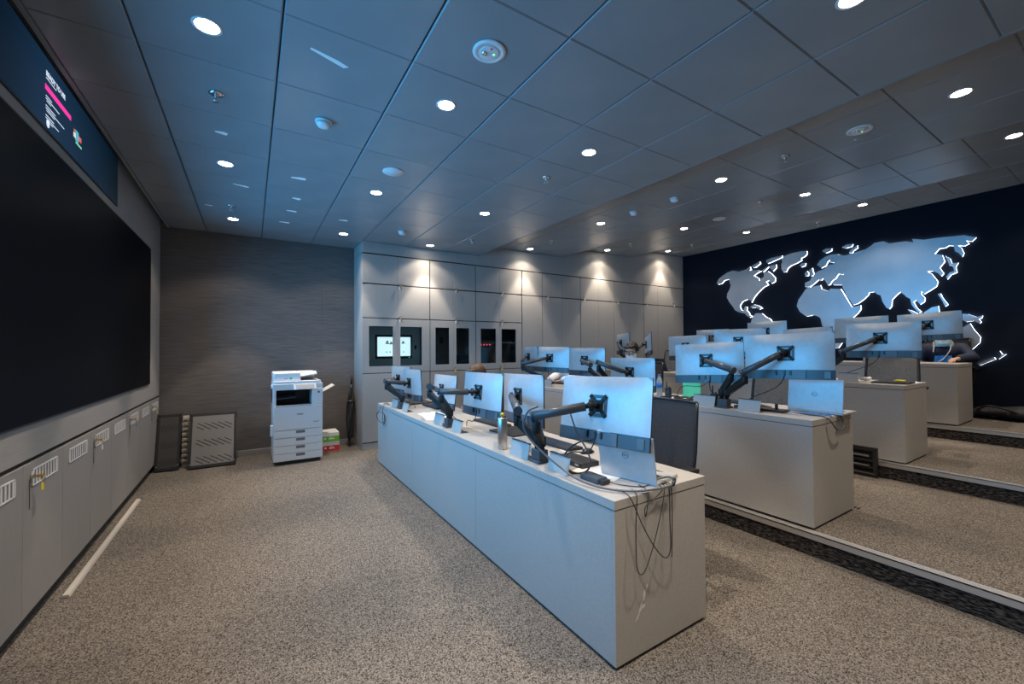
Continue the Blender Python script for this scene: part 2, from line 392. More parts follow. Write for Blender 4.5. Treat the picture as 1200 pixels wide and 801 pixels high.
for k, (x, y, w, d, a, lab) in enumerate([(.35, 2.34, .20, .035, 18, 'longest white paper strip, nearest the camera'), (-.18, 3.55, .075, .05, 5, 'squarish white paper scrap before the left downlight'),
        (-.08, 4.60, .13, .035, 12, 'white paper strip behind the left downlight'), (.36, 4.14, .12, .06, -8, 'wide white paper scrap by the middle tile seam'),
        (.39, 4.71, .08, .06, 10, 'small square white scrap by the middle tile seam'), (.38, 5.16, .10, .05, 2, 'small white scrap one tile before the printer wall row'),
        (.34, 5.66, .11, .05, 0, 'white scrap nearest the printer wall'), (.93, 5.22, .10, .05, -10, 'white scrap beside the downlight above the printer'), (-.38, 5.4, .07, .025, 5, 'faint thin scrap nearest the screen wall')]):
    mm = Matrix.Translation((x, y, CZ[0]-.0015)) @ Matrix.Rotation(R(a), 4, 'Z')
    b = MB().add([(-w/2, -d*.2, 0), (w*.2, -d/2, 0), (w/2, -d*.3, 0), (w*.42, d/2, 0), (-w/2, d*.25, 0),
                  (-w/2, -d*.2, .001), (w*.2, -d/2, .001), (w/2, -d*.3, .001), (w*.42, d/2, .001), (-w/2, d*.25, .001)],
                 [(0, 1, 2, 3, 4), (5, 6, 7, 8, 9)]+[(i, (i+1) % 5, 5+(i+1) % 5, 5+i) for i in range(5)]).xform(mm)
    tag(b.build('tape_scrap', M['paper']), lab+' on the ceiling', 'tape scrap', 'scraps of tape on the ceiling')

# ------------------------------------------------------------------ left wall: video wall, strip screen, low cabinets
t = thing('video_wall', 'huge dark video wall set into the left wall', 'video wall', (XL, 2.6, 1.04))
MB().box(XL, XL+.012, -.8, 5.97, 1.045, 2.535).build('bezel', M['bezel'], t)
MB().box(XL+.012, XL+.014, -.79, 5.96, 1.055, 2.525).build('display', M['vidglass'], t)
t = thing('strip_screen', 'long lit strip display with white text above the video wall', 'screen', (XL, 3.0, 2.6))
MB().box(XL+.0015, XL+.010, -.8, 4.62, 2.605, 3.0).build('bezel', M['bezel'], t)
sd = mat('strip_display', (.004, .008, .014), .4, spec=.1)
nt = sd.node_tree; b = nt.nodes['Principled BSDF']
tc = nt.nodes.new('ShaderNodeTexCoord'); sx = nt.nodes.new('ShaderNodeSeparateXYZ'); rp = nt.nodes.new('ShaderNodeValToRGB'); mr = nt.nodes.new('ShaderNodeMapRange')
nt.links.new(tc.outputs['Object'], sx.inputs[0]); nt.links.new(sx.outputs['Y'], mr.inputs[0])
mr.inputs[1].default_value = -.5; mr.inputs[2].default_value = 1.6      # the slide's own dark-to-blue background print
rp.color_ramp.elements[0].color = (.002, .004, .008, 1); rp.color_ramp.elements[1].color = (.002, .009, .016, 1)
e = rp.color_ramp.elements.new(.35); e.color = (.015, .05, .11, 1)
nt.links.new(mr.outputs[0], rp.inputs[0]); nt.links.new(rp.outputs[0], b.inputs['Emission Color']); b.inputs['Emission Strength'].default_value = .55
MB().box(XL+.010, XL+.0115, -.79, 4.61, 2.613, 2.992).build('display', sd, t)
ex = XL+.012
tw = mat('slide_text_white', (.7, .75, .8), .5, emit=(.75, .85, 1), es=.75); tp = mat('slide_bar_pink', (.8, .05, .3), .5, emit=(.95, .04, .36), es=.9)
tq = mat('slide_teal', (.1, .4, .5), .5, emit=(.12, .5, .6), es=.7); tr_ = mat('slide_red', (.8, .1, .1), .5, emit=(.9, .15, .15), es=.7); tl = mat('slide_cream', (.8, .7, .6), .5, emit=(.9, .8, .65), es=.7); tg = mat('slide_green', (.2, .7, .4), .5, emit=(.3, .8, .5), es=.7)
text_mesh('READY TO USE', .040, axes((0, 1, 0), (0, 0, 1), (ex, 3.19, 2.895)), tw, 'title_text', t, bold=True)
pb = MB().box(XL+.0115, ex, 3.18, 3.556, 2.817, 2.846).build('pink_bar', tp, t)
def strip(y0, y1, z0, z1, m, nm): MB().box(XL+.0115, ex, y0, y1, z0, z1).build(nm, m, t)
strip(3.19, 3.33, 2.880, 2.885, tw, 'text_line')
for (z, a, c, d) in [(2.789, 3.19, 3.375, 3.27), (2.737, 3.19, 3.45, 3.32), (2.685, 3.19, 3.37, 3.30)]:
    strip(a, c, z-.020, z-.015, tw, 'text_line'); strip(a, d, z-.006, z-.001, tw, 'text_line'); strip(a+.01, d-.01, z-.031, z-.027, tw, 'text_line')
MB().lathe([(.02, XL+.0115), (.02, ex), (.0001, ex)], (0, 3.222, 2.643), 20, 'x').build('round_emblem', tw, t)
strip(3.63, 3.69, 2.735, 2.80, tq, 'illustration_block'); strip(3.60, 3.635, 2.745, 2.775, tl, 'illustration_block'); strip(3.605, 3.625, 2.78, 2.795, tr_, 'illustration_block'); strip(3.69, 3.74, 2.755, 2.785, tr_, 'illustration_block'); strip(3.64, 3.745, 2.718, 2.73, tg, 'illustration_block')

def low_cabinet(y0, lab):
    t = thing('low_cabinet', lab, 'cabinet', (XL, y0+.51, 0), 'row of low cabinets under the video wall')
    MB().box(-1.04, -.968, y0+.001, y0+1.019, .085, .847).build('body', M['dark'], t)
    MB().box(-1.04, -.985, y0+.001, y0+1.019, 0, .085).build('plinth', M['kick'], t)
    for k in range(2):
        a = y0+.51*k+.002; c = a+.506
        d = MB().box(-.965, XL, a, c, .088, .845).build('door', M['lowlam'], t, bevel=.0015, seg=1)
        g0, g1 = a+.085, c-.085
        g = MB().box(XL, XL+.004, g0, g1, .722, .728).box(XL, XL+.004, g0, g1, .802, .808).box(XL, XL+.004, g0, g0+.008, .722, .808).box(XL, XL+.004, g1-.008, g1, .722, .808)
        n = 9
        for i in range(n):
            yy = g0+.022+(g1-g0-.044)*i/(n-1); g.box(XL, XL+.003, yy-.007, yy+.007, .728, .802)
        g.build('vent_grille', M['white2'], d)
        MB().box(XL-.001, XL+.0008, g0+.006, g1-.006, .727, .803).build('vent_opening', M['traygrey'], d)
    return t
for k, lab in enumerate(['low grey cabinet under the video wall, partly outside the left edge', 'low grey cabinet with the nearest hanging keys', 'low grey cabinet with the second hanging keys from the camera',
                         'low grey cabinet with the third hanging keys from the camera', 'low grey cabinet at the far end beside the leaning rack shelf']):
    low_cabinet(1.49+1.02*k, lab)
def keyset(loc, nrm, lab, grp, tagm, long_=True):
    """lock cylinder with a key and a ring with a tag, hanging on a door; nrm is the outward normal axis"""
    t = thing('key_set', lab, 'keys', loc, grp)
    x, y, z = loc; nx, ny = nrm; px, py = -ny, nx
    P = lambda a, o, h: (x+nx*o+px*a, y+ny*o+py*a, z+h)
    MB().rod(P(0, .0005, 0), P(0, .012, 0), .011, n=14).build('lock_barrel', M['chrome'], t)
    k = MB().beam(P(0, .012, 0), P(0, .045, 0), .003, .012)
    k.rod(P(0, .040, 0), P(0, .046, 0), .015, n=12); k.build('key', M['brass'], t)
    MB().lathe([(.004, -.002), (.015, -.002), (.015, .002), (.004, .002)], (0, 0, 0), 14).xform(axes((px, py, 0), (0, 0, 1), P(0, .046, -.022))).build('key_ring', M['steel'], t)
    MB().beam(P(.006, .043, -.03), P(.012, .040, -.075), .022, .003, (nx, ny, 0)).build('spare_key', M['steel'], t)
    MB().beam(P(-.01, .045, -.032), P(-.014, .046, -.07), .024, .004, (nx, ny, 0)).build('key_tag', tagm, t)
    if long_: MB().beam(P(-.02, .003, -.01), P(-.02, .003, -.16), .003, .002, (nx, ny, 0)).build('strap', M['rubber'], t)  # thin dark strip models strap and shadow line together
for k, (y, tm) in enumerate([(3.10, 'yellow'), (4.11, 'white'), (5.15, 'blue'), (6.16, 'yellow')]):
    keyset((XL+.0005, y, .775), (1, 0), 'bunch of keys in a low cabinet lock, %s from the camera' % ORD[k], 'keys in the low cabinets', M[tm])
t = MB().add([(-.912, 3.39, 0.0005), (-.872, 3.39, 0.0005), (-.879, 3.39, .018), (-.905, 3.39, .020), (-.912, 5.21, 0.0005), (-.872, 5.21, 0.0005), (-.879, 5.21, .018), (-.905, 5.21, .020)],
             [(0, 1, 2, 3), (4, 7, 6, 5), (0, 4, 5, 1), (1, 5, 6, 2), (2, 6, 7, 3), (3, 7, 4, 0)]).build('cable_cover', M['beige'], bevel=.003)
tag(t, 'pale cable cover strip along the foot of the low cabinets', 'cable cover')

# ------------------------------------------------------------------ tall cabinets along the back
YC = 6.052
M['lining'] = mat('bay_lining', (.22, .23, .23), .6)
def door(t, x0, x1, z0, z1, nm='door'):
    return MB().box(x0+.0015, x1-.0015, YC, YC+.018, z0+.005, z1-.005).build(nm, M['laminate'], t, bevel=.001, seg=1)
def glass_door(t, x0, x1, gx0, gx1):
    z0, z1, g0, g1 = 1.075, 1.855, 1.17, 1.745
    d = MB().box(x0+.0015, gx0, YC, YC+.02, z0, z1).box(gx1, x1-.0015, YC, YC+.02, z0, z1).box(gx0, gx1, YC, YC+.02, z0, g0).box(gx0, gx1, YC, YC+.02, g1, z1).build('glass_door', M['laminate'], t)
    MB().box(gx0-.002, gx1+.002, YC+.008, YC+.012, g0-.002, g1+.002).build('pane', M['glass'], d)
    return d
UN = [(1.33, [1.83], 2.33, 1), (2.33, [2.72], 3.12, 1), (3.12, [3.58], 4.03, 1), (4.03, [], 4.48, 0), (4.48, [4.93], 5.39, 0), (5.39, [5.86], 6.30, 0), (6.30, [6.76], 7.20, 0), (7.20, [7.66, 8.11], 8.575, 0)]
GL = {0: [(1.42, 1.76), (1.87, 2.20)], 1: [(2.42, 2.65), (2.77, 3.0)], 2: [(3.21, 3.50), (3.61, 3.90)]}
LB = ['tall grey cabinet with two glass doors showing a white touch screen', 'tall grey cabinet with two dark narrow glass doors', 'tall grey cabinet with glass doors showing red lights', 'single-width tall grey cabinet right of the glass doors',
      'tall grey double cabinet, first right of the single one', 'tall grey double cabinet, second right of the single one', 'tall grey double cabinet, third right of the single one', 'widest tall grey cabinet in the far right corner']
for i, (a, mids, c, gl) in enumerate(UN):
    zb = max(floor_z(a+.01), floor_z(c-.01)); 
    t = thing('tall_cabinet', LB[i], 'cabinet', ((a+c)/2, YC+.27, zb), 'tall cabinets along the back wall')
    xs = [a+(.006 if a > 1.4 else 0)]+mids+[c-.006]
    body = MB()
    if gl:
        body.box(a+.002, c-.002, YC+.022, 6.598, zb+.09, 1.07)
        MB().box(a+.002, c-.002, YC+.022, 6.598, 1.86, 2.779).build('upper_body', M['dark'], t)
        MB().box(a+.002, a+.02, YC+.022, 6.598, 1.07, 1.86).box(c-.02, c-.002, YC+.022, 6.598, 1.07, 1.86).box(a+.02, c-.02, 6.42, 6.598, 1.0755, 1.858).build('bay_lining', M['lining'], t)
    else: body.box(a+.002, c-.002, YC+.022, 6.598, zb+.09, 2.779)
    body.build('body', M['dark'], t)
    MB().box(a+.002, c-.002, YC+.004, 6.598, zb+.001, zb+.085).build('plinth', M['laminate'], t)
    if i == 0: MB().box(a-.002, a+.0015, YC, 6.598, .0, 2.779).build('side_panel', M['laminate'], t)
    for x0, x1 in zip(xs[:-1], xs[1:]):
        door(t, x0, x1, 2.355, 2.778)
        if gl:
            door(t, x0, x1, 1.862, 2.348); door(t, x0, x1, zb+.095, 1.068)
        else: door(t, x0, x1, zb+.095, 2.348)
    if gl:
        for (x0, x1), (g0, g1) in zip(zip(xs[:-1], xs[1:]), GL[i]): glass_door(t, x0, x1, g0, g1)
# contents behind the glass
enc = mat('enclosure_grey', (.52, .60, .60), .5)
t = thing('control_panel', 'grey-green control enclosure with a white lit touch screen behind glass', 'control panel', (1.83, 6.2, 1.075))
MB().box(1.36, 2.19, 6.115, 6.40, 1.0755, 1.85).build('enclosure', enc, t, bevel=.004)
sb = MB().box(1.52, 2.065, 6.10, 6.115, 1.275, 1.625).build('bezel', M['bezel'], t, bevel=.004)
sw = mat('touch_display', (.8, .88, .9), .4, emit=(.80, .95, 1), es=1.3)
MB().box(1.548, 2.037, 6.0985, 6.1005, 1.310, 1.592).build('display', sw, sb)
ink = mat('screen_ink', (.02, .02, .03), .6)
for k, (x, z, w, h) in enumerate([(1.665, 1.49, .05, .045), (1.72, 1.485, .055, .035), (1.90, 1.495, .05, .035), (1.67, 1.365, .022, .016), (1.72, 1.365, .022, .016), (1.78, 1.365, .02, .016), (1.92, 1.365, .02, .016)]):
    MB().box(x, x+w, 6.0976, 6.0986, z, z+h*.4).box(x+w*.2, x+w*.8, 6.0976, 6.0986, z+h*.5, z+h).build('screen_mark', ink, sb)
MB().ball((2.02, 6.100, 1.288), .005).build('power_light', mat('green_light', (.1, .8, .3), .4, emit=(.1, 1, .3), es=4), sb)
MB().box(2.10, 2.135, 6.10, 6.115, 1.41, 1.47).build('handle', M['black'], t, bevel=.008)
t = thing('switch_box', 'small dark panel on a grey plate behind the third glass door', 'switch box', (2.53, 6.4, 1.075))
MB().box(2.37, 2.70, 6.20, 6.418, 1.075, 1.80).build('plate', mat('dim_plate', (.16, .16, .15), .6), t)
MB().box(2.54, 2.60, 6.18, 6.20, 1.50, 1.60).build('switch', M['black'], t, bevel=.004)
t = thing('electronics_case', 'dim dark blue electronics case behind the fourth glass door', 'electronics', (2.9, 6.4, 1.075))
MB().box(2.78, 3.06, 6.22, 6.418, 1.075, 1.32).build('case', mat('case_blue', (.06, .12, .18), .4), t, bevel=.006)
MB().rod((2.86, 6.205, 1.26), (2.86, 6.22, 1.26), .05, n=20).build('fan_guard', M['black'], t)
t = thing('cabinet_shelf', 'shelf behind the fifth and sixth glass doors', 'shelf', (3.58, 6.35, 1.52))
MB().box(3.142, 4.006, 6.16, 6.418, 1.500, 1.512).build('board', mat('shelf_grey', (.2, .2, .2), .5), t)
led = mat('red_indicator', (.8, .05, .08), .4, emit=(1, .06, .10), es=1.8)
for k in range(5):
    x = 3.235+.056*k
    t = thing('charger_radio', 'black handset, %s from the left in a row with red lights' % ORD[k], 'handset', (x, 6.22, 1.512), 'black handsets in a charging row')
    MB().box(x-.018, x+.018, 6.20, 6.24, 1.512, 1.60).build('body', M['black'], t, bevel=.004)
    MB().rod((x+.010, 6.22, 1.60), (x+.010, 6.22, 1.635), .005).build('antenna', M['black'], t)
    MB().rod((x, 6.186, 1.478), (x, 6.20, 1.478), .011, n=12).build('charge_light', led, t)
    MB().box(x-.02, x+.02, 6.2, 6.25, 1.458, 1.498).build('charger', M['black'], t)
tag(MB().lathe([(.04, 1.0755), (.042, 1.2), (.03, 1.27), (.014, 1.30), (.014, 1.33)], (3.29, 6.3, 0), 16).build('jar', mat('dim_brown_jar', (.12, .08, .06), .4)), 'dim brown jar low behind the fifth glass door', 'jar')
t = thing('binder_box', 'pale box on a shelf behind the sixth glass door', 'box', (3.76, 6.35, 1.512))
MB().box(3.64, 3.90, 6.18, 6.40, 1.5125, 1.53).build('lid', M['white2'], t); MB().box(3.66, 3.88, 6.18, 6.40, 1.53, 1.60).build('box', mat('dim_blue_box', (.06, .09, .11), .5), t)
for k, (x, z) in enumerate([(1.86, 2.36), (2.762, 2.37), (3.61, 2.365), (4.57, 2.365)]):
    keyset((x, YC-.0005, z), (0, -1), 'key with pale tag at the upper door row, %s from the left' % ORD[k], 'keys in the tall cabinets', M['white2'], False)
for k, (x, z) in enumerate([(1.86, 1.88), (2.757, 1.885), (3.61, 1.88)]):
    keyset((x, YC-.0005, z), (0, -1), 'key with pale tag just above the glass doors, %s from the left' % ORD[k], 'keys in the tall cabinets', M['white'], False)
for k, (x, z, l) in enumerate([(2.745, 1.12, 'yellow-tagged key just above the lower door seam, behind the second monitor pair'), (2.745, .985, 'yellow-tagged key just below the lower door seam, behind the second monitor pair'), (3.595, 1.12, 'yellow-tagged key at the lower door seam right of the brown-haired head')]):
    keyset((x, YC-.0005, z), (0, -1), l, 'keys in the tall cabinets', M['yellow'], False)
for k, (x, z) in enumerate([(5.47, 2.39), (6.38, 2.375), (7.26, 2.375), (8.19, 2.41)]):
    keyset((x, YC-.0005, z), (0, -1), 'key hanging on the far plain cabinets, %s from the map wall' % ORD[3-k], 'keys in the tall cabinets', M['white2'], False)

# ------------------------------------------------------------------ world map on the navy wall
MAP=[[(5.208,2.805),(5.153,2.888),(5.062,2.945),(4.962,2.993),(4.85,3.013),(4.718,2.973),(4.572,2.992),(4.453,2.948),(4.352,2.944),(4.281,2.908),(4.352,2.89),(4.42,2.841),(4.334,2.78),(4.318,2.721),(4.283,2.767),(4.232,2.789),(4.225,2.855),(4.155,2.888),(4.093,2.835),(4.021,2.737),(4.03,2.666),(4.09,2.64),(4.139,2.705),(4.194,2.689),(4.151,2.625),(4.243,2.584),(4.315,2.522),(4.367,2.474),(4.427,2.397),(4.475,2.306),(4.492,2.353),(4.557,2.381),(4.657,2.345),(4.711,2.267),(4.69,2.179),(4.639,2.156),(4.607,2.239),(4.565,2.224),(4.578,2.164),(4.531,2.111),(4.52,2.062),(4.467,2.028),(4.512,2.007),(4.571,2.048),(4.615,2.1),(4.731,2.133),(4.815,2.183),(4.855,2.255),(4.93,2.357),(4.987,2.467),(4.972,2.551),(4.919,2.639),(4.899,2.709),(4.936,2.844),(5.03,2.838),(5.097,2.777),(5.175,2.768)],
[(3.91,3.091),(3.844,3.135),(3.716,3.158),(3.567,3.161),(3.481,3.149),(3.477,3.099),(3.52,3.053),(3.574,3.036),(3.57,2.991),(3.644,2.958),(3.745,2.928),(3.801,2.887),(3.828,2.824),(3.875,2.829),(3.905,2.882),(3.911,2.977),(3.892,3.031)],
[(4.179,3.112),(4.083,3.138),(3.896,3.145),(3.891,3.116),(3.976,3.089),(4.084,3.057),(4.153,3.04),(4.186,3.075)],
[(4.452,3.051),(4.306,3.106),(4.293,3.065),(4.394,3.002),(4.438,3.009)],
[(4.565,3),(4.496,3.034),(4.476,2.976),(4.536,2.956)],
[(4.266,2.921),(4.196,2.968),(4.085,2.993),(4.004,2.993),(3.999,2.935),(4.06,2.873),(4.081,2.911),(4.14,2.973),(4.239,2.887)],
[(3.6,2.909),(3.558,2.942),(3.503,2.933),(3.511,2.888),(3.572,2.871)],
[(4.509,2.219),(4.429,2.265),(4.334,2.227),(4.272,2.174),(4.321,2.157),(4.392,2.202),(4.465,2.2)],
[(4.49,1.921),(4.462,2.019),(4.394,2.083),(4.279,2.074),(4.21,2.002),(4.128,1.952),(4.049,1.832),(4.01,1.744),(4.038,1.63),(4.108,1.517),(4.165,1.372),(4.222,1.226),(4.267,1.079),(4.323,1.062),(4.335,1.225),(4.347,1.402),(4.416,1.582),(4.487,1.734),(4.515,1.826)],
[(3.52,2.745),(3.481,2.785),(3.454,2.734),(3.473,2.691),(3.512,2.697)],
[(3.441,2.8),(3.4,2.825),(3.39,2.764),(3.372,2.708),(3.403,2.68),(3.435,2.691),(3.418,2.729),(3.453,2.775)],
[(3.503,2.467),(3.412,2.486),(3.278,2.5),(3.261,2.432),(3.159,2.38),(3.13,2.418),(2.979,2.394),(2.918,2.261),(2.838,2.084),(2.807,2.071),(2.713,2.09),(2.708,2.028),(2.749,1.962),(2.81,1.899),(2.857,1.801),(2.886,1.664),(2.951,1.514),(3.027,1.387),(3.109,1.375),(3.159,1.518),(3.192,1.676),(3.262,1.784),(3.287,1.918),(3.328,1.952),(3.397,1.979),(3.503,1.959),(3.611,2.055),(3.658,2.163),(3.632,2.271),(3.562,2.374)],
[(3.519,2.505),(3.52,2.573),(3.439,2.603),(3.414,2.653),(3.362,2.72),(3.304,2.754),(3.247,2.766),(3.19,2.79),(3.152,2.836),(3.068,2.835),(3.063,2.865),(3.133,2.885),(3.126,2.923),(3.166,2.891),(3.189,2.83),(3.257,2.802),(3.291,2.842),(3.325,2.867),(3.278,2.938),(3.198,2.989),(3.109,3.011),(3.012,3),(2.955,2.963),(2.896,2.957),(2.834,2.97),(2.712,2.991),(2.633,3.004),(2.555,3.051),(2.516,3.084),(2.404,3.086),(2.331,3.037),(2.304,3.035),(2.224,3.032),(2.163,3.028),(2.135,3.026),(2.048,2.992),(2.063,3.046),(1.931,3.004),(1.787,3),(1.649,2.987),(1.517,2.975),(1.404,2.917),(1.445,2.872),(1.496,2.889),(1.472,2.846),(1.519,2.821),(1.579,2.842),(1.548,2.799),(1.525,2.721),(1.54,2.675),(1.573,2.731),(1.611,2.766),(1.623,2.846),(1.671,2.861),(1.711,2.834),(1.77,2.837),(1.821,2.771),(1.742,2.736),(1.718,2.639),(1.771,2.555),(1.732,2.465),(1.757,2.429),(1.792,2.483),(1.846,2.52),(1.897,2.519),(1.853,2.472),(1.794,2.356),(1.809,2.287),(1.871,2.238),(1.944,2.189),(1.969,2.23),(1.976,2.193),(1.935,2.131),(1.942,2.074),(1.989,2.035),(2.03,2.103),(2.063,2.086),(2.032,1.995),(1.978,1.924),(2.002,1.909),(2.058,1.989),(2.085,2.044),(2.099,2.134),(2.149,2.174),(2.159,2.194),(2.211,2.253),(2.255,2.212),(2.313,2.141),(2.32,2.038),(2.348,1.998),(2.384,2.024),(2.429,2.124),(2.451,2.227),(2.492,2.251),(2.529,2.291),(2.596,2.287),(2.606,2.251),(2.666,2.184),(2.746,2.123),(2.811,2.107),(2.907,2.286),(2.947,2.405),(2.957,2.462),(3.085,2.479),(3.112,2.525),(3.062,2.544),(3.025,2.6),(3.011,2.632),(2.933,2.637),(3.007,2.657),(3.051,2.586),(3.099,2.554),(3.139,2.487),(3.166,2.485),(3.2,2.563),(3.238,2.614),(3.259,2.587),(3.306,2.597),(3.388,2.528),(3.441,2.489)],
[(3.241,3.103),(3.185,3.131),(3.097,3.113),(3.108,3.076),(3.186,3.053)],
[(2.953,3.109),(2.883,3.137),(2.801,3.127),(2.812,3.091),(2.894,3.079)],
[(2.854,2.994),(2.822,3.048),(2.741,3.089),(2.735,3.05),(2.796,3.013),(2.809,2.978)],
[(1.712,2.719),(1.664,2.671),(1.646,2.598),(1.583,2.595),(1.609,2.536),(1.597,2.46),(1.658,2.434),(1.694,2.375),(1.708,2.413),(1.668,2.471),(1.623,2.483),(1.637,2.555),(1.672,2.575),(1.694,2.662)],
[(1.797,2.172),(1.771,2.178),(1.742,2.096),(1.695,2.008),(1.724,1.982),(1.753,2.069)],
[(1.949,1.916),(1.865,1.981),(1.794,1.997),(1.789,1.918),(1.807,1.82),(1.929,1.828)],
[(2.132,1.972),(2.085,1.95),(1.996,1.885),(2.002,1.856),(2.077,1.891)],
[(1.554,1.863),(1.498,1.854),(1.417,1.808),(1.363,1.823),(1.369,1.791),(1.399,1.772),(1.373,1.739),(1.391,1.718),(1.445,1.756),(1.518,1.747),(1.555,1.776)],
[(1.538,1.68),(1.482,1.723),(1.447,1.636),(1.386,1.527),(1.396,1.447),(1.47,1.354),(1.535,1.287),(1.563,1.287),(1.677,1.313),(1.734,1.425),(1.673,1.562),(1.595,1.642)],
[(1.215,1.336),(1.191,1.29),(1.161,1.29),(1.191,1.259),(1.226,1.225),(1.204,1.277)],
[(1.418,1.16),(1.268,1.25),(1.251,1.224),(1.401,1.134)]]
t = thing('world_map', 'large backlit metal world map with glowing coast edges on the navy wall', 'wall map', (XR, 3.2, 1.06))
for poly in MAP:
    n = len(poly); x0, x1 = 8.548, 8.565
    mb = MB(); mb.add([(x0, y, z) for y, z in poly]+[(x0+.006, y, z) for y, z in poly], [list(range(n)), list(range(2*n-1, n-1, -1))]+[(i, (i+1) % n, n+(i+1) % n, n+i) for i in range(n)])
    fobj = mb.build('landmass', M['mapface'], t)
    cy = sum(p[0] for p in poly)/n; cz = sum(p[1] for p in poly)/n
    mb = MB(); mb.add([(x0+.006, y, z) for y, z in poly]+[(x1+.0149, y, z) for y, z in poly], [(i, (i+1) % n, n+(i+1) % n, n+i) for i in range(n)])
    mb.build('light_edge', M['led'], fobj)
# ------------------------------------------------------------------ desks
DX = [(1.346, 2.007, 0), (3.262, 3.945, .15), (5.165, 5.83, .30), (7.11, 7.83, .45)]
DY0, DY1 = 1.303, 5.29
DLAB = ['long grey laminate desk in front, at floor level', 'long grey laminate desk on the first step', 'long grey laminate desk on the second step', 'long grey laminate desk on the highest step below the map']
STY = [2.0, 3.31, 4.63]
def desk(i):
    x0, x1, z = DX[i]; y0 = DY0+(.0, .01, .02, .045)[i]
    t = thing('desk', DLAB[i], 'desk', ((x0+x1)/2, (y0+DY1)/2, z), 'rows of control room desks')
    h = z+.74+(.0, .012, .0, .0)[i]
    MB().box(x0, x1, y0, DY1, h-.042, h).build('desktop', M['desk'], t, bevel=.0015, seg=1)
    MB().box(x0+.006, x1-.006, y0+.006, DY1-.006, h-.046, h-.042).build('shadow_gap', M['dark'], t)
    ys = [y0+.001, 2.63, 3.98, DY1-.001]
    for a, c in zip(ys[:-1], ys[1:]): MB().box(x0+.002, x0+.022, a+(.02 if a == ys[0] else .001), c-(.02 if c == ys[-1] else .001), z+.018, h-.046).build('front_panel', M['desk'], t)
    for a in (y0+.002, DY1-.022): MB().box(x0+.002, x1-.002, a, a+.02, z+.018, h-.046).build('end_panel', M['desk'], t)
    MB().box(x0+.012, x0+.03, y0+.012, DY1-.012, z+.0005, z+.018).box(x0+.03, x1-.012, y0+.012, y0+.03, z+.0005, z+.018).box(x0+.03, x1-.012, DY1-.03, DY1-.012, z+.0005, z+.018).build('plinth', M['kick'], t)
    MB().box(x0+.26, x0+.278, y0+.03, DY1-.03, z+.25, h-.046).build('modesty_panel', M['desk'], t)
    for sy in STY:
        for a, c in ((sy+.06, sy+.26), (sy-.31, sy-.14)):
            xb = x0+.055
            l = MB().add([(xb, a, h+.0005), (xb+.006, a, h+.0005), (xb, c, h+.0005), (xb+.006, c, h+.0005), (xb+.022, a, h+.092), (xb+.028, a, h+.092), (xb+.022, c, h+.092), (xb+.028, c, h+.092)],
                     [(0, 1, 3, 2), (4, 6, 7, 5), (0, 4, 5, 1), (2, 3, 7, 6), (0, 2, 6, 4), (1, 5, 7, 3)]).build('cable_port_lid', M['desk'], t)
            MB().box(xb+.018, xb+.034, a, c, h+.092, h+.096).build('lid_seal', M['black'], l)
            MB().box(xb+.006, xb+.075, a+.005, c-.005, h+.0005, h+.003).build('cable_port', M['black'], t)
    return t, h
DH = []
for i in range(4): DH.append(desk(i)[1])
# pale scuff mark on the end of the front desk
sc = MB()
for (x, z, w, h, s) in [(1.52, .245, .016, .055, .012), (1.495, .205, .014, .045, .016), (1.54, .285, .010, .035, .010), (1.475, .175, .012, .03, .018), (1.515, .215, .02, .02, .004)]:
    sc.add([(x, 1.3048, z), (x+w, 1.3048, z+.006), (x+w+s, 1.3048, z+h), (x+s*.8, 1.3048, z+h*.8), (x, 1.3044, z), (x+w, 1.3044, z+.006), (x+w+s, 1.3044, z+h), (x+s*.8, 1.3044, z+h*.8)],
           [(0, 1, 2, 3), (4, 7, 6, 5), (0, 4, 5, 1), (1, 5, 6, 2), (2, 6, 7, 3), (3, 7, 4, 0)])
d0 = [o for o in bpy.data.objects if o.name == 'desk'][0]
sc.build('scuff_mark', M['scuff'], d0)

# ------------------------------------------------------------------ monitors
MW, MH = .61, .36
def make_monitor():
    t = thing('monitor', 'x', 'monitor')
    bulge = lambda u, v: .032*(1-abs(2*u-1)**3.2)*(1-abs(2*v-1)**3.2)
    zb = -MH/2+.072
    N = 22
    mb = MB().grid(lambda u, v: (-.006-bulge(u, .26+.74*v), -MW/2+MW*u, zb+(MH/2-zb)*v), N, 14)
    mb.grid(lambda u, v: (-.006, -MW/2+MW*u, zb+(MH/2-zb)*v), 1, 1)
    mb.build('back_shell', M['silver'], t, local=True)
    lo = lambda u: -.010-.020*(1-abs(2*u-1)**3)
    mb = MB().grid(lambda u, v: (lo(u), -MW/2+MW*u, -MH/2+.072*v), N, 1)
    mb.grid(lambda u, v: (-.004, -MW/2+MW*u, -MH/2+.072*v), 1, 1)
    mb.grid(lambda u, v: (-.004+(lo(u)+.004)*v, -MW/2+MW*u, -MH/2), N, 1)
    mb.grid(lambda u, v: (-.004+(lo(u)+.004)*v, -MW/2+MW*u, zb), N, 1)
    lb = mb.build('lower_cover', M['band'], t, local=True)
    MB().box(-.0345, -.026, -.13, .02, -MH/2+.004, zb-.004).build('port_recess', M['bandlt'], lb, local=True)
    MB().box(-.020, -.0125, -MW/2+.025, -MW/2+.085, -MH/2+.010, zb-.012).build('speaker_grille', M['bandlt'], lb, local=True)
    MB().box(-.006, .004, -MW/2, MW/2, -MH/2, MH/2).build('frame', M['black'], t, local=True, bevel=.002, seg=1)
    MB().box(.004, .0048, -MW/2+.006, MW/2-.006, -MH/2+.016, MH/2-.006).build('display', M['screen'], t, local=True)
    for y in (-.03, .01, .07):
        MB().box(-.042, -.030, y-.006, y+.006, -MH/2+.03, -MH/2+.065).build('cable_plug', M['black'], t, local=True)
    return t
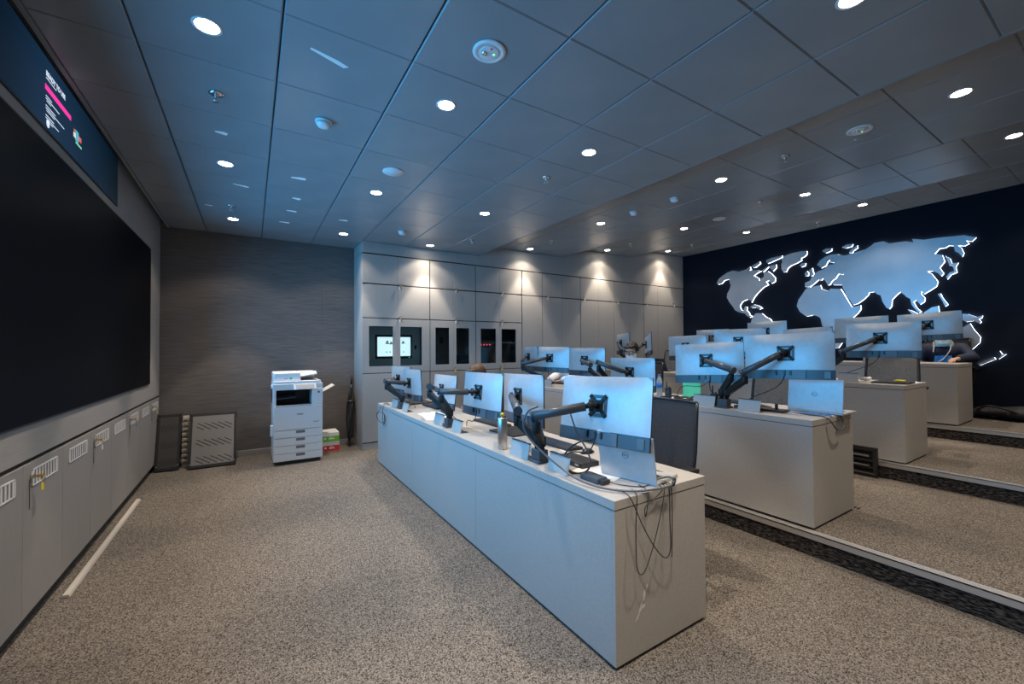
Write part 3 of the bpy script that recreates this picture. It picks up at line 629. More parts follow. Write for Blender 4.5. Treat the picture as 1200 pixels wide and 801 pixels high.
MON = {  # x, y, z, yaw, tilt, roll
 'm1': (1.605, 1.632, 1.076, .082, -.146, .033), 'm2': (1.70, 2.55, 1.041, -.094, -.011, .03), 'm3': (1.619, 3.032, 1.032, .039, -.087, .012),
 'm4': (1.80, 4.25, .945, 0, -.10, .009), 'm5': (1.616, 4.765, .995, .009, .04, .02), 'm6': (1.66, 5.35, 1.005, .1, 0, .003),
 'n1': (3.559, 1.596, 1.336, .12, -.103, .03), 'n2': (3.497, 2.224, 1.268, .145, -.087, .045), 'n3': (3.549, 3.152, 1.12, .025, 0, .009),
 'n4': (3.66, 4.003, 1.232, .097, 0, 0), 'n5': (3.61, 4.682, 1.251, .30, -.062, -.017), 'n6': (3.60, 5.17, 1.258, -.25, 0, .02),
 'p1': (5.509, 1.577, 1.471, -.044, -.049, .005), 'p2': (5.483, 2.25, 1.446, -.30, 0, .02), 'p3': (5.319, 2.948, 1.463, .235, 0, 0), 'p4': (5.36, 3.73, 1.40, .0, 0, .02),
 'p5': (5.46, 4.50, 1.44, -.72, 0, .14), 'p6': (5.52, 5.10, 1.475, -.46, 0, .03),
 'q1': (7.462, 1.661, 1.661, -.02, -.011, .032), 'q2': (7.30, 2.32, 1.643, .025, -.017, .014), 'q3': (7.352, 3.606, 1.654, .058, 0, .015), 'q4': (7.326, 4.56, 1.562, .1, 0, .006)}
MLAB = {'m1': 'nearest monitor on the front desk, beside the silver laptop', 'm2': 'second nearest monitor on the front desk, behind the steel flask', 'm3': 'third monitor of the front desk, hiding the brown-haired person',
 'm4': 'fourth monitor of the front desk, low and behind a blue-lit arm', 'm5': 'fifth monitor of the front desk, turned by the far end', 'm6': 'farthest monitor on the front desk, under the touch screen cabinet',
 'n1': 'nearest monitor on the first-step desk, above the laptop with round badge', 'n2': 'second monitor of the first-step desk, above the green card', 'n3': 'third monitor of the first-step desk, below the masked man', 'n4': 'fourth monitor of the first-step desk, beside a white sleeve',
 'n5': 'fifth monitor of the first-step desk with its arm to the left', 'n6': 'farthest monitor on the first-step desk, turned sideways and dark', 'p1': 'nearest monitor on the second-step desk, above the grey mesh chair', 'p2': 'second monitor of the second-step desk, mostly hidden behind a nearer monitor',
 'p3': 'third monitor of the second-step desk, wide top edge before the navy wall', 'p4': 'fourth monitor of the second-step desk, pale and left of the green card monitor', 'p5': 'dark monitor seen almost edge-on right of the masked man', 'p6': 'dark monitor left of the masked man, turned away',
 'q1': 'nearest monitor on the highest desk, hiding the face in the blue mask', 'q2': 'second monitor on the highest desk, below the map of Africa', 'q3': 'third monitor on the highest desk, below South America', 'q4': 'farthest monitor on the highest desk, thin top edge before the navy wall'}
DESKN = {'m': 'front desk', 'n': 'first-step desk', 'p': 'second-step desk', 'q': 'highest desk'}
proto = None
for k, (x, y, z, yw, ti, ro) in MON.items():
    lab = 'silver-backed '+MLAB[k]; lab = ' '.join(lab.split()[:16])
    if proto is None: proto = make_monitor(); t = proto; t['group'] = 'silver-backed monitors on arms'
    else: t = dup(proto)
    t['label'] = lab; t.location = (x, y, z); t.rotation_euler = (-ro, -ti, yw)
def mon_pt(k, l):
    x, y, z, yw, ti, ro = MON[k]
    return Vector((x, y, z))+Euler((-ro, -ti, yw)).to_matrix() @ Vector(l)

# ------------------------------------------------------------------ monitor arms (two monitors each)
ELB = {'m1': (1.30, 1.82, 1.05), 'm2': (1.38, 2.13, 1.035), 'm3': (1.30, 3.13, 1.07), 'm4': (1.37, 3.57, 1.07), 'm5': (1.31, 4.75, 1.05), 'm6': (1.38, 4.92, 1.04),
       'n1': (3.30, 1.79, 1.215), 'n2': (3.35, 1.93, 1.225), 'n3': (3.25, 3.36, 1.25), 'n4': (3.38, 3.64, 1.215), 'n5': (3.22, 4.82, 1.20), 'n6': (3.30, 4.95, 1.23), 'p1': (5.25, 1.82, 1.36)}
ARMS = [('m1', 'm2', 0, 0), ('m3', 'm4', 0, 1), ('m5', 'm6', 0, 2), ('n1', 'n2', 1, 0), ('n3', 'n4', 1, 1), ('n5', 'n6', 1, 2), ('p1', 'p2', 2, 0), ('p3', 'p4', 2, 1), ('p5', 'p6', 2, 2), ('q1', 'q2', 3, 0), ('q3', 'q4', 3, 1.5)]
for a, b, di, si in ARMS:
    x0, x1, dz = DX[di]; h = DH[di]; sy = 2.0+1.32*si
    bx = x0+.105; B = Vector((bx, sy, h))
    which = {0: 'nearest', 1: 'second', 2: 'farthest', 1.5: 'farther'}[si]
    t = thing('dual_monitor_mount', 'black dual monitor arm, %s one on the %s' % (which, DESKN[a[0]]), 'monitor mount', B, 'dual monitor arms')
    MB().box(bx-.045, bx+.045, sy-.05, sy+.05, h+.0005, h+.016).box(bx-.032, bx+.032, sy-.042, sy+.042, h+.016, h+.075).build('clamp_base', M['armgrey'], t, bevel=.004)
    MB().rod((bx, sy-.022, h+.07), (bx, sy-.022, h+.13), .017).rod((bx, sy+.022, h+.07), (bx, sy+.022, h+.13), .017).build('post', M['armblack'], t)
    for s, k in ((-1, a), (1, b)):
        V = mon_pt(k, (-.040, 0, .02))
        if k in ELB: E = Vector(ELB[k])
        else: E = Vector(((bx+V.x)/2-.14, (sy+V.y)/2, (h+.13+V.z)/2+.04))
        S = Vector((bx, sy+s*.022, h+.125))
        # lower link: flat black bar climbing to the elbow
        D = E+Vector((0, 0, -.065))
        MB().beam(S, D, .038, .05).rod(S+Vector((0, 0, -.03)), S+Vector((0, 0, .03)), .026, n=16).rod(D+Vector((0, 0, -.03)), D+Vector((0, 0, .03)), .024, n=16).build('lower_link', M['armblack'], t, bevel=.004)
        MB().rod(D+Vector((0, 0, .02)), E+Vector((0, 0, .02)), .015).build('elbow_post', M['armgrey'], t)
        nrm = (mon_pt(k, (-1, 0, 0))-mon_pt(k, (0, 0, 0))).normalized()
        Hh = V+nrm*.055
        d = (Hh-E).normalized()
        u = MB().rod(E-d*.03, Hh-d*.03, .026, .024, n=18).rod(E-d*.032, E-d*.018, .0285, n=18)
        u.build('upper_link', M['armgrey'], t)
        MB().rod(Hh-d*.045, Hh, .014).ball(Hh, .022).rod(Hh, V+nrm*.004, .016).rod(Hh-Vector((0, 0, .03)), Hh+Vector((0, 0, .03)), .012).build('swivel_head', M['armblack'], t)
        X = mon_pt(k, (0, 1, 0))-mon_pt(k, (0, 0, 0)); Z = mon_pt(k, (0, 0, 1))-mon_pt(k, (0, 0, 0))
        pl = MB(); f_ = lambda p, q, o: V+X*p+Z*q+nrm*o
        Mx = Matrix((X, Z, nrm)).transposed().to_4x4(); Mx.translation = V+nrm*.002
        pl.obox(Mx, .032, .032, .004)
        for cx in (-1, 1):
            for cz in (-1, 1):
                pl.beam(f_(cx*.02, cz*.02, .002), f_(cx*.055, cz*.055, .002), .022, .004, nrm)
                pl.rod(f_(cx*.05, cz*.05, -.006), f_(cx*.05, cz*.05, .010), .006, n=8)
        pl.build('vesa_bracket', M['armblack'], t)
        pq = MB()
        for (a0, b0, a1, b1) in ((-.05, .05, .05, .05), (-.05, -.05, .05, -.05), (-.05, -.05, -.05, .05), (.05, -.05, .05, .05)): pq.beam(f_(a0, b0, -.001), f_(a1, b1, -.001), .018, .003, nrm)
        pq.build('vesa_plate', M['armgrey'], t)
        # cable drooping from the head under the arm down to the desk
        mid = (E+Hh)/2
        q0 = mon_pt(k, (-.036, .01 if s < 0 else -.03, -MH/2+.035)); e = Vector((bx+.12, sy+s*.09, h+.006))
        pts = []
        c1, c2 = q0+Vector((-.03, 0, -.16)), e+Vector((-.02, s*.05, .14))
        for i in range(13):
            w = i/12; pts.append(q0*(1-w)**3+c1*3*w*(1-w)**2+c2*3*w*w*(1-w)+e*w**3)
        MB().tube(pts, .0035).build('cable', M['rubber'], t)

# ------------------------------------------------------------------ laptops
def laptop(hinge, ang, yawd, h, lab, w=.345, d=.235, m='silver'):
    """hinge line centre on the desk; lid leans; front of keyboard towards +x"""
    t = thing('laptop', lab, 'laptop', (hinge[0], hinge[1], h))
    MB().box(0, d, -w/2, w/2, .002, .017).build('keyboard_base', M[m], t, bevel=.003, local=True)
    kb = MB()
    for r_ in range(5):
        for c in range(13): kb.box(.035+r_*.019, .050+r_*.019, -w/2+.028+c*.0225, -w/2+.047+c*.0225, .017, .019)
    kb.build('keys', M['black'], t, local=True)
    MB().box(d-.075, d-.012, -.05, .05, .017, .0176).build('touchpad', M['band'], t, local=True)
    Mx = Matrix.Translation((0.004, 0, .016)) @ Matrix.Rotation(ang, 4, 'Y')
    lid = MB().box(-.007, 0, -w/2, w/2, 0, d).xform(Mx).build('lid', M[m], t, bevel=.003, local=True)
    MB().box(0.0002, .001, -w/2+.008, w/2-.008, .012, d-.010).xform(Mx).build('display', M['screen'], lid, local=True)
    rg = MB().lathe([(.0155, -.0075), (.0155, -.0068), (.0178, -.0068), (.0178, -.0075), (.0155, -.0075)], (0, 0, d*.52), 26, 'x', cap=False).xform(Mx)
    rg.build('round_badge', M['band'], lid, local=True)
    tm = text_mesh('DELL', .0125, Mx @ axes((0, -1, 0), (0, 0, 1), (-.0073, .0155, d*.52-.0045)), M['band'], 'badge_text', None)
    tm.parent = lid
    t.rotation_euler = (0, 0, yawd)
    return t
laptop((1.62, 1.475), R(-9), R(12), DH[0], 'silver laptop with round badge on the near end of the front desk', w=.315, d=.225)
laptop((3.66, 1.46), R(6), R(0), DH[1], 'silver laptop with round badge on the near end of the first-step desk', w=.37, d=.245)

# ------------------------------------------------------------------ chairs
def make_chair(mesh, frame):
    """faces -x; origin at the floor under the seat"""
    t = thing('office_chair', 'x', 'chair')
    MB().grid(lambda u, v: (.0+.02*math.cos((u-.5)*math.pi)-.02, 0, 0), 1, 1)
    s = MB()
    prof = [(-.235, .0), (-.20, .035), (.2, .035), (.235, .0)]
    s.box(-.24, .24, -.245, .245, .405, .455); s.build('seat', M['black'], t, bevel=.02, seg=3, local=True)
    bx = lambda v, u: .245+.05*v+.03*(v-.5)**2*4-.045*math.sin(math.pi*u)*(-1)
    hw = lambda v: .235-.02*abs(v-.35)
    back = MB().grid(lambda u, v: (.235+.07*v+.035*(1-math.sin(math.pi*u)) * -1, -hw(v)+2*hw(v)*u, .56+.50*v), 14, 12)
    back.build('backrest', M[mesh], t, local=True)
    e = [(.235+.07*v-.035, hw(v), .56+.50*v) for v in [i/8 for i in range(9)]]
    top = [(.305-.035*(1-math.sin(math.pi*u)), -hw(1)+2*hw(1)*u, 1.06) for u in [i/8 for i in range(9)]]
    bot = [(.235-.035*(1-math.sin(math.pi*u)), -hw(0)+2*hw(0)*u, .56) for u in [i/8 for i in range(9)]]
    MB().tube(e, .012).tube([(x, -y, z) for x, y, z in e], .012).tube(top, .010).tube(bot, .014).build('back_frame', M[frame], t, local=True)
    MB().tube([(.0, 0, .43), (.2, 0, .43), (.285, 0, .50), (.302, 0, .75)], .020, 8).build('back_support', M['black'], t, local=True)
    for sg in (-1, 1):
        MB().tube([(.06, sg*.2, .44), (.06, sg*.275, .45), (.05, sg*.29, .52), (.05, sg*.29, .645)], .014, 8).box(-.09, .13, sg*.29-.035, sg*.29+.035, .645, .67).build('armrest', M['black'], t, local=True)
    MB().rod((0, 0, .10), (0, 0, .44), .026, .022, 14).build('gas_post', M['black'], t, local=True)
    for k in range(5):
        a = 2*math.pi*k/5+.3; c, s_ = math.cos(a), math.sin(a)
        l = MB().beam((0, 0, .115), (.29*c, .29*s_, .075), .045, .03).build('base_leg', M['black'], t, local=True, bevel=.006)
        MB().rod((.29*c-.02*s_, .29*s_+.02*c, .03), (.29*c+.02*s_, .29*s_-.02*c, .03), .0295, n=14).rod((.29*c, .29*s_, .03), (.29*c, .29*s_, .075), .008).build('caster', M['black'], l, local=True)
    return t
CH = [(2.24, 1.90, -.02, .0, 'dark', 'dark grey mesh office chair at the near end of the front desk'), (2.24, 4.03, 0, .05, 'dark', 'office chair under the brown-haired person at the front desk'),
      (4.10, 2.02, .15, .06, 'grey', 'grey mesh office chair behind the nearest monitor of the first-step desk'), (4.36, 3.78, .15, .2, 'dark', 'office chair under the masked man with glasses'), (4.30, 4.92, .15, 0, 'dark', 'office chair under the person in the white sleeve'),
      (6.02, 1.70, .30, .05, 'grey', 'grey mesh office chair at the near end of the second-step desk'), (6.0, 4.62, .30, -.1, 'grey', 'grey mesh office chair at the second-step desk right of the edge-on monitor'), (8.17, 1.69, .45, 0, 'dark', 'office chair under the person in the blue mask below the map')]
pc = {}
for x, y, z, a, kind, lab in CH:
    if kind not in pc:
        pc[kind] = t = make_chair('meshblack' if kind == 'dark' else 'meshgrey', 'black'); t['group'] = 'office chairs behind the desks'
    else: t = dup(pc[kind])
    t['label'] = lab; t.location = (x, y, z+.001); t.rotation_euler = (0, 0, a)
# ------------------------------------------------------------------ printer
px0, px1, py0, py1 = .235, .785, 5.80, 6.42
t = thing('printer', 'white multifunction office printer with four paper drawers', 'printer', ((px0+px1)/2, (py0+py1)/2, 0))
MB().box(px0+.03, px1-.03, py0+.03, py1-.02, .005, .045).build('base', M['black'], t)
for x in (px0+.06, px1-.06):
    for y in (py0+.07, py1-.07): MB().rod((x-.012, y, .014), (x+.012, y, .014), .0135).build('caster', M['black'], t)
b = MB().box(px0, px1, py0+.012, py1, .045, .72).box(px0, px0+.03, py0+.012, py1, .72, .92).box(px1-.125, px1, py0+.005, py1, .72, .92).box(px0, px1, py0+.30, py1, .72, .92).box(px0, px1, py0+.012, py1, .915, .99)
b.build('body', M['white2'], t, bevel=.004)
MB().box(px0+.03, px1-.125, py0+.29, py0+.299, .722, .915).box(px0+.031, px1-.126, py0+.06, py0+.29, .722, .727).build('output_bay', M['black'], t)
MB().add([(px0+.04, py0+.05, .80), (px1-.30, py0+.05, .815), (px1-.30, py0+.29, .85), (px0+.04, py0+.29, .83), (px0+.04, py0+.05, .806), (px1-.30, py0+.05, .821), (px1-.30, py0+.29, .856), (px0+.04, py0+.29, .836)],
         [(0, 1, 2, 3), (4, 7, 6, 5), (0, 4, 5, 1), (1, 5, 6, 2), (2, 6, 7, 3), (3, 7, 4, 0)]).build('output_tray', M['band'], t)
fd = MB().box(px0+.005, px1-.005, py0, py0+.012, .425, .715).build('front_cover', M['white2'], t, bevel=.004)
MB().box(px0+.02, px1-.13, py0-.002, py0+.02, .712, .728).build('bay_lip', M['beige'], t, bevel=.003)
text_mesh('Canon', .026, axes((1, 0, 0), (0, 0, 1), (px0+.255, py0-.0006, .605)), M['black'], 'brand_text', fd, bold=True)
MB().box(px0+.44, px0+.505, py0-.0008, py0, .505, .509).box(px0+.44, px0+.49, py0-.0008, py0, .498, .501).build('model_mark', M['band'], fd)
for k in range(4):
    z1 = .42-.094*k; d = MB().box(px0+.005, px1-.005, py0, py0+.012, z1-.091, z1-.003).build('paper_drawer', M['white2'], t, bevel=.003)
    MB().box(px0+.245, px0+.345, py0-.0012, py0+.001, z1-.042, z1-.008).build('drawer_handle', M['traygrey'], d)
MB().box(px0+.01, px0+.235, py0-.0006, py0, .331, .332).build('drawer_line', M['band'], t)
# scanner, document feeder and control panel
MB().box(px0+.002, px1-.02, py0+.02, py1, .992, 1.025).build('scanner_lid', M['white'], t, bevel=.006)
MB().box(px0+.002, px0+.30, py0+.05, py1-.03, 1.025, 1.128).box(px0+.30, px1-.05, py1-.16, py1-.03, 1.025, 1.128).build('document_feeder', M['white'], t, bevel=.012, seg=3)
MB().add([(px0+.27, py0+.07, 1.062), (px1-.06, py0+.07, 1.098), (px1-.03, py1-.17, 1.115), (px0+.27, py1-.17, 1.085), (px0+.27, py0+.07, 1.072), (px1-.06, py0+.07, 1.112), (px1-.03, py1-.17, 1.128), (px0+.27, py1-.17, 1.095)],
         [(0, 1, 2, 3), (4, 7, 6, 5), (0, 4, 5, 1), (1, 5, 6, 2), (2, 6, 7, 3), (3, 7, 4, 0)]).build('feeder_tray', M['white'], t)
MB().box(px0+.25, px1-.06, py0+.08, py1-.17, 1.026, 1.030).build('feeder_slot', M['black'], t)
MB().rod((px0+.19, py0+.0495, 1.055), (px0+.19, py0+.05, 1.055), .016, n=18).build('green_sticker', M['mint'], t)
MB().box(px0+.12, px0+.15, py0+.0492, py0+.05, 1.05, 1.058).build('red_sticker', M['red'], t)
cp = MB().add([(px0+.225, py0-.012, .920), (px1-.075, py0-.012, .920), (px1-.08, py0+.012, .985), (px0+.215, py0+.012, .985), (px0+.225, py0+.012, .915), (px1-.075, py0+.012, .915), (px1-.08, py0+.02, .985), (px0+.215, py0+.02, .985)],
         [(0, 1, 2, 3), (4, 7, 6, 5), (0, 4, 5, 1), (1, 5, 6, 2), (2, 6, 7, 3), (3, 7, 4, 0)]).build('control_panel', M['white'], t)
MB().add([(px0+.245, py0-.0105, .930), (px1-.095, py0-.0105, .930), (px1-.10, py0+.0085, .978), (px0+.238, py0+.0085, .978)], [(0, 1, 2, 3)]).build('touch_panel', M['beige'], cp)
MB().box(px1-.06, px1-.035, py0+.0042, py0+.005, .865, .885).build('badge_reader', M['band'], t)
MB().box(px0-.022, px0, py0+.03, py0+.12, .94, .985).box(px0-.03, px0, py0+.02, py0+.11, .36, .49).build('side_tray', M['white2'], t, bevel=.006)
MB().add([(px1, py0+.15, .845), (px1, py0+.40, .845), (px1+.165, py0+.40, .935), (px1+.165, py0+.15, .935), (px1, py0+.15, .853), (px1, py0+.40, .853), (px1+.165, py0+.40, .943), (px1+.165, py0+.15, .943)],
         [(0, 3, 2, 1), (4, 5, 6, 7), (0, 1, 5, 4), (1, 2, 6, 5), (2, 3, 7, 6), (3, 0, 4, 7)]).build('bypass_tray', M['white'], t)
MB().tube([(px1-.002, py1-.12, .66), (px1+.05, py1-.12, .60), (px1+.075, py1-.11, .50), (px1+.06, py1-.1, .38), (px1+.01, py1-.08, .33)], .010, 8).build('power_cord', M['greycable'], t)

# paper boxes beside it
def carton(x0, x1, y0, y1, z0, z1, m, lab):
    t = thing('paper_box', lab, 'box', ((x0+x1)/2, (y0+y1)/2, z0), 'boxes of printer paper')
    MB().box(x0, x1, y0, y1, z0, z1).build('carton', M['paper'], t, bevel=.002, seg=1)
    MB().box(x0-.0008, x1+.0008, y0-.0008, y1+.0008, z0+.006, z0+(z1-z0)*.62).build('printed_band', M[m], t)
    for (a, c, u, v) in [(.40, .72, .30, .42), (.12, .25, .30, .50), (.45, .60, .50, .55)]: MB().box(x0+(x1-x0)*a, x0+(x1-x0)*c, y0-.0014, y0-.0008, z0+(z1-z0)*u, z0+(z1-z0)*v).build('white_print', M['paper'], t)
carton(.835, 1.055, 6.22, 6.52, .001, .135, 'red', 'red and white paper box on the floor beside the printer')
carton(.830, 1.050, 6.21, 6.51, .1352, .265, 'green', 'green and white paper box stacked on the red one')
# folded umbrella against the cabinet side
t = thing('folded_umbrella', 'folded black umbrella leaning in the corner by the tall cabinets', 'umbrella', (1.23, 6.42, 0))
a, c = Vector((1.215, 6.36, .02)), Vector((1.285, 6.56, 1.02)); d = (c-a)
P = lambda w: a+d*w
mb = MB(); prof = [(0, .006), (.08, .014), (.14, .032), (.35, .048), (.55, .050), (.72, .036), (.82, .018)]; n = 14
vs = []; ax = d.normalized(); o1 = ax.orthogonal().normalized(); o2 = ax.cross(o1)
for w, r_ in prof: vs += [P(w)+(o1*math.cos(2*math.pi*i/n+w*2)+o2*math.sin(2*math.pi*i/n+w*2))*r_*(1+.22*(i % 2)) for i in range(n)]
mb.add(vs, [(j*n+i, j*n+(i+1) % n, (j+1)*n+(i+1) % n, (j+1)*n+i) for j in range(len(prof)-1) for i in range(n)], False)
mb.f += [list(range(n))[::-1], [len(mb.v)-n+i for i in range(n)]]; mb.sm += [False, False]
mb.build('canopy', M['umbrella'], t)
MB().rod(P(.80), P(.90), .007).build('shaft', M['steel'], t); MB().rod(P(.87), P(1.0), .017, .015, 14).build('handle', M['black'], t); MB().rod(P(-.018), P(.01), .005).build('tip', M['steel'], t)
MB().rod(P(.60), P(.635), .058, n=14).build('closing_strap', M['black'], t)

M['traymid'] = mat('tray_charcoal_steel', (.055, .053, .052), .45, .3)
# ------------------------------------------------------------------ rack shelves leaning on the back wall
def rack_shelf(x0, x1, yb, yt, h, m, lab, flip):
    t = thing('rack_shelf', lab, 'rack shelf', ((x0+x1)/2, yb, 0), 'perforated rack shelves')
    w = x1-x0; lean = yt-yb
    up = Vector((0, lean, h)).normalized(); nr = Vector((1, 0, 0)).cross(up)*1.0   # towards camera
    O = Vector((x0, yb, .022))
    G = lambda a, b_, c_: O+Vector((a, 0, 0))+up*b_+nr*c_
    L = (h-.02)
    def bar(a0, b0, a1, b1, c0, c1, mb):
        vs = [G(p, q, r_) for p in (a0, a1) for q in (b0, b1) for r_ in (c0, c1)]
        mb.add(vs, [(0, 1, 3, 2), (4, 6, 7, 5), (0, 4, 5, 1), (2, 3, 7, 6), (0, 2, 6, 4), (1, 5, 7, 3)]); return mb
    # unbroken plate; dark slanted strips laid on it stand for shaded slots
    pl = MB(); rows = [(.10, .20), (.42, .52), (.74, .84)]
    pl_b = 0
    sl = []
    for r0, r1 in rows:
        for half in (0, 1):
            for k in range(5): sl.append((.13+.15*k+(.02 if half else 0), r0+(r1-r0)*half*.62))
    bar(.022*1, .02, w-.022, L-.02, 0, .002, pl); pl.build('plate', M[m], t)
    ms = MB()
    for u, v in sl:
        u0 = u*w; v0 = v*L; dx = .075*w/.46*(-1 if flip else 1); dv = -.045
        if flip: u0 = u0+.04
        p = [G(u0, v0-dv*.5, .0026), G(u0+dx, v0+dv*.5, .0026), G(u0+dx, v0+dv*.5-.010, .0026), G(u0, v0-dv*.5-.010, .0026)]
        q = [z-nr*.0008 for z in p]
        ms.add(p+q, [(0, 1, 2, 3), (4, 7, 6, 5), (0, 4, 5, 1), (1, 5, 6, 2), (2, 6, 7, 3), (3, 7, 4, 0)])
    ms.build('slots', M['dark'], t)
    fr = MB()
    bar(0, 0, .022, L, -.03, .004, fr); bar(w-.022, 0, w, L, -.03, .004, fr); bar(0, -.012, w, .02, -.03, .012, fr); bar(0, L-.02, w, L+.01, -.03, .004, fr)
    fr.build('frame', M['traydark'], t)
    for a in (.0, w):
        b_ = MB(); b_.rod(G(a, L*.92, -.01), G(a, L*1.035, -.01), .009); bar(a-.012, L*.9, a+.012, L*.95, -.01, .010, b_); b_.build('corner_bracket', M['traydark'], t)
        MB().rod(G(a+(.012 if a == 0 else -.012), L*.06, .004), G(a+(.012 if a == 0 else -.012), L*.06, .010), .006, n=8).build('screw', M['steel'], t)
rack_shelf(-.62, -.155, 6.19, 6.46, .66, 'traygrey', 'large grey slotted rack shelf leaning against the back wall', False)
rack_shelf(-.935, -.715, 6.27, 6.50, .66, 'traymid', 'black slotted rack shelf in the corner by the low cabinets', True)
t = thing('cable_manager', 'beige toothed cable manager strip standing between the rack shelves', 'cable manager', (-.675, 6.45, 0))
MB().add([(-.705, 6.40, .001), (-.645, 6.40, .001), (-.645, 6.44, .001), (-.705, 6.44, .001), (-.705, 6.52, .60), (-.645, 6.52, .60), (-.645, 6.56, .60), (-.705, 6.56, .60)],
         [(0, 1, 2, 3), (4, 7, 6, 5), (0, 4, 5, 1), (1, 5, 6, 2), (2, 6, 7, 3), (3, 7, 4, 0)]).build('spine', M['beige'], t)
for k in range(9):
    z = .05+.062*k; y = 6.40+.12*z/.6
    MB().box(-.708, -.642, y-.022, y, z, z+.04).build('finger', M['beige'], t, bevel=.004)
    MB().box(-.69, -.655, y-.0235, y-.022, z+.006, z+.012).build('slot', M['dark'], t)

# ------------------------------------------------------------------ things on the front desk
h = DH[0]
t = thing('steel_flask', 'tall steel flask with black and yellow lid on the front desk', 'flask', (1.425, 2.385, h))
MB().lathe([(.030, h+.0005), (.0325, h+.004), (.0325, h+.205), (.029, h+.213)], (1.425, 2.385, 0), 24).build('body', M['steel'], t)
MB().lathe([(.028, h+.213), (.026, h+.222), (.012, h+.224)], (1.425, 2.385, 0), 20).build('neck', M['black'], t)
MB().lathe([(.012, h+.224), (.013, h+.236), (.008, h+.242)], (1.425, 2.385, 0), 14).build('spout', M['yellow'], t)
def keyboard(x, y, z, a, lab):
    t = thing('keyboard', lab, 'keyboard', (x, y, z+.001), 'black keyboards on the desks')
    MB().box(-.065, .065, -.22, .22, 0, .016).build('case', M['black'], t, bevel=.003, local=True)
    k = MB()
    for r_ in range(6):
        for c in range(18): k.box(-.058+r_*.0195, -.043+r_*.0195, -.21+c*.0235, -.192+c*.0235, .016, .020)
    k.build('keys', M['band'], t, local=True); t.rotation_euler = (0, 0, a)
def mouse(x, y, z, lab):
    t = thing('mouse', lab, 'mouse', (x, y, z+.001), 'computer mice')
    MB().grid(lambda u, v: (-.055+.11*u, -.03*math.sin(math.pi*(u*.9+.05))*math.cos(math.pi*v), .032*math.sin(math.pi*(u*.85+.08))*math.sin(math.pi*v)), 10, 10).build('shell', M['black'], t, local=True)
    MB().rod((-.03, -.003, .026), (-.03, .003, .026), .007, n=10).build('wheel', M['band'], t, local=True)
keyboard(1.80, 2.30, h, 0, 'black keyboard behind the second front-desk monitor')
keyboard(1.83, 3.25, h, .05, 'black keyboard behind the third front-desk monitor')
keyboard(1.80, 4.55, h, 0, 'black keyboard near the far end of the front desk')
mouse(1.82, 1.99, h, 'black mouse on the front desk behind the nearest monitor')
def slab(name, lab, cat, x0, x1, y0, y1, z0, z1, m, a=0, grp=None):
    o = MB().box(x0-(x0+x1)/2, x1-(x0+x1)/2, y0-(y0+y1)/2, y1-(y0+y1)/2, 0, z1-z0).build(name, M[m], None, local=True); o.location = ((x0+x1)/2, (y0+y1)/2, z0); o.rotation_euler = (0, 0, a)
    return tag(o, lab, cat, grp)
slab('paper_sheet', 'white paper sheet under the cables by the near laptop', 'paper', 1.50, 1.70, 1.52, 1.78, h+.0006, h+.002, 'paper', .3)
slab('paper_sheet', 'small white note on the front desk left of the mouse', 'paper', 1.72, 1.84, 2.08, 2.16, h+.0006, h+.002, 'paper', .1)
for k in range(3):
    slab('paper_sheet', ['bottom white document in the loose pile on the far front desk', 'middle white document in the loose pile on the far front desk', 'top white document in the loose pile on the far front desk'][k], 'paper',
         1.43+.03*k, 1.64+.03*k, 3.72+.08*k, 4.02+.08*k, h+.0006+.0016*k, h+.002+.0016*k, 'paper', .25*k-.2, 'loose documents on the front desk')
t = thing('docking_station', 'black docking box with cables behind the near lid of the front desk', 'docking station', (1.62, 1.96, h))
MB().box(1.55, 1.68, 1.74, 1.98, h+.0006, h+.03).build('case', M['black'], t, bevel=.005); MB().box(1.549, 1.5505, 1.77, 1.80, h+.01, h+.02).build('port', M['steel'], t)
t = thing('power_adapter', 'slate power adapter brick lying on the near front desk', 'power adapter', (1.47, 1.56, h))
MB().box(1.435, 1.505, 1.50, 1.63, h+.0006, h+.03).build('brick', M['band'], t, bevel=.008, seg=3); MB().box(1.445, 1.495, 1.475, 1.50, h+.006, h+.024).build('plug', M['black'], t)
slab('notebook', 'black open folder on the front desk under the third monitor', 'folder', 1.66, 1.95, 2.66, 2.98, h+.0006, h+.012, 'black', .1)
slab('notebook', 'dark laptop pad below the far front-desk monitors', 'folder', 1.62, 1.92, 4.86, 5.18, h+.0006, h+.016, 'black', .05)
# cables hanging over the desk end; the crossing loops partly model their shadows
def bez(pts, n=26):
    """smooth curve through points (Catmull-Rom)"""
    P = [Vector(p) for p in pts]; P = [P[0]*2-P[1]]+P+[P[-1]*2-P[-2]]; out = []
    for i in range(1, len(P)-2):
        for k in range(n//2):
            t_ = k/(n//2); a, b_, c_, d_ = P[i-1], P[i], P[i+1], P[i+2]
            out.append(.5*((2*b_)+(c_-a)*t_+(2*a-5*b_+4*c_-d_)*t_*t_+(3*b_-a-3*c_+d_)*t_**3))
    out.append(P[-2]); return out
def cable(name, lab, pts, r_, m, grp='loose cables'):
    return tag(MB().tube(bez(pts), r_, 7).build(name, M[m]), lab, 'cable', grp)
V1 = mon_pt('m1', (-.05, .17, .03))
cable('video_cable', 'thick grey cable sweeping from the near arm to the front desk corner', [(1.35, 1.87, 1.09), (1.30, 1.90, 1.06), (1.29, 1.93, .97), (1.33, 1.88, .88), (1.36, 1.72, .80), (1.37, 1.56, .762), (1.40, 1.42, .755), (1.48, 1.33, .752), (1.58, 1.290, .752), (1.68, 1.275, .755), (1.735, 1.285, .765), (1.742, 1.32, .775), (1.69, 1.345, .768), (1.66, 1.352, .7515)], .0055, 'greycable')
tag(MB().rod((1.705, 1.272, .757), (1.75, 1.296, .768), .009).build('cable_connector', M['black']), 'black connector joint on the thick grey cable', 'connector')
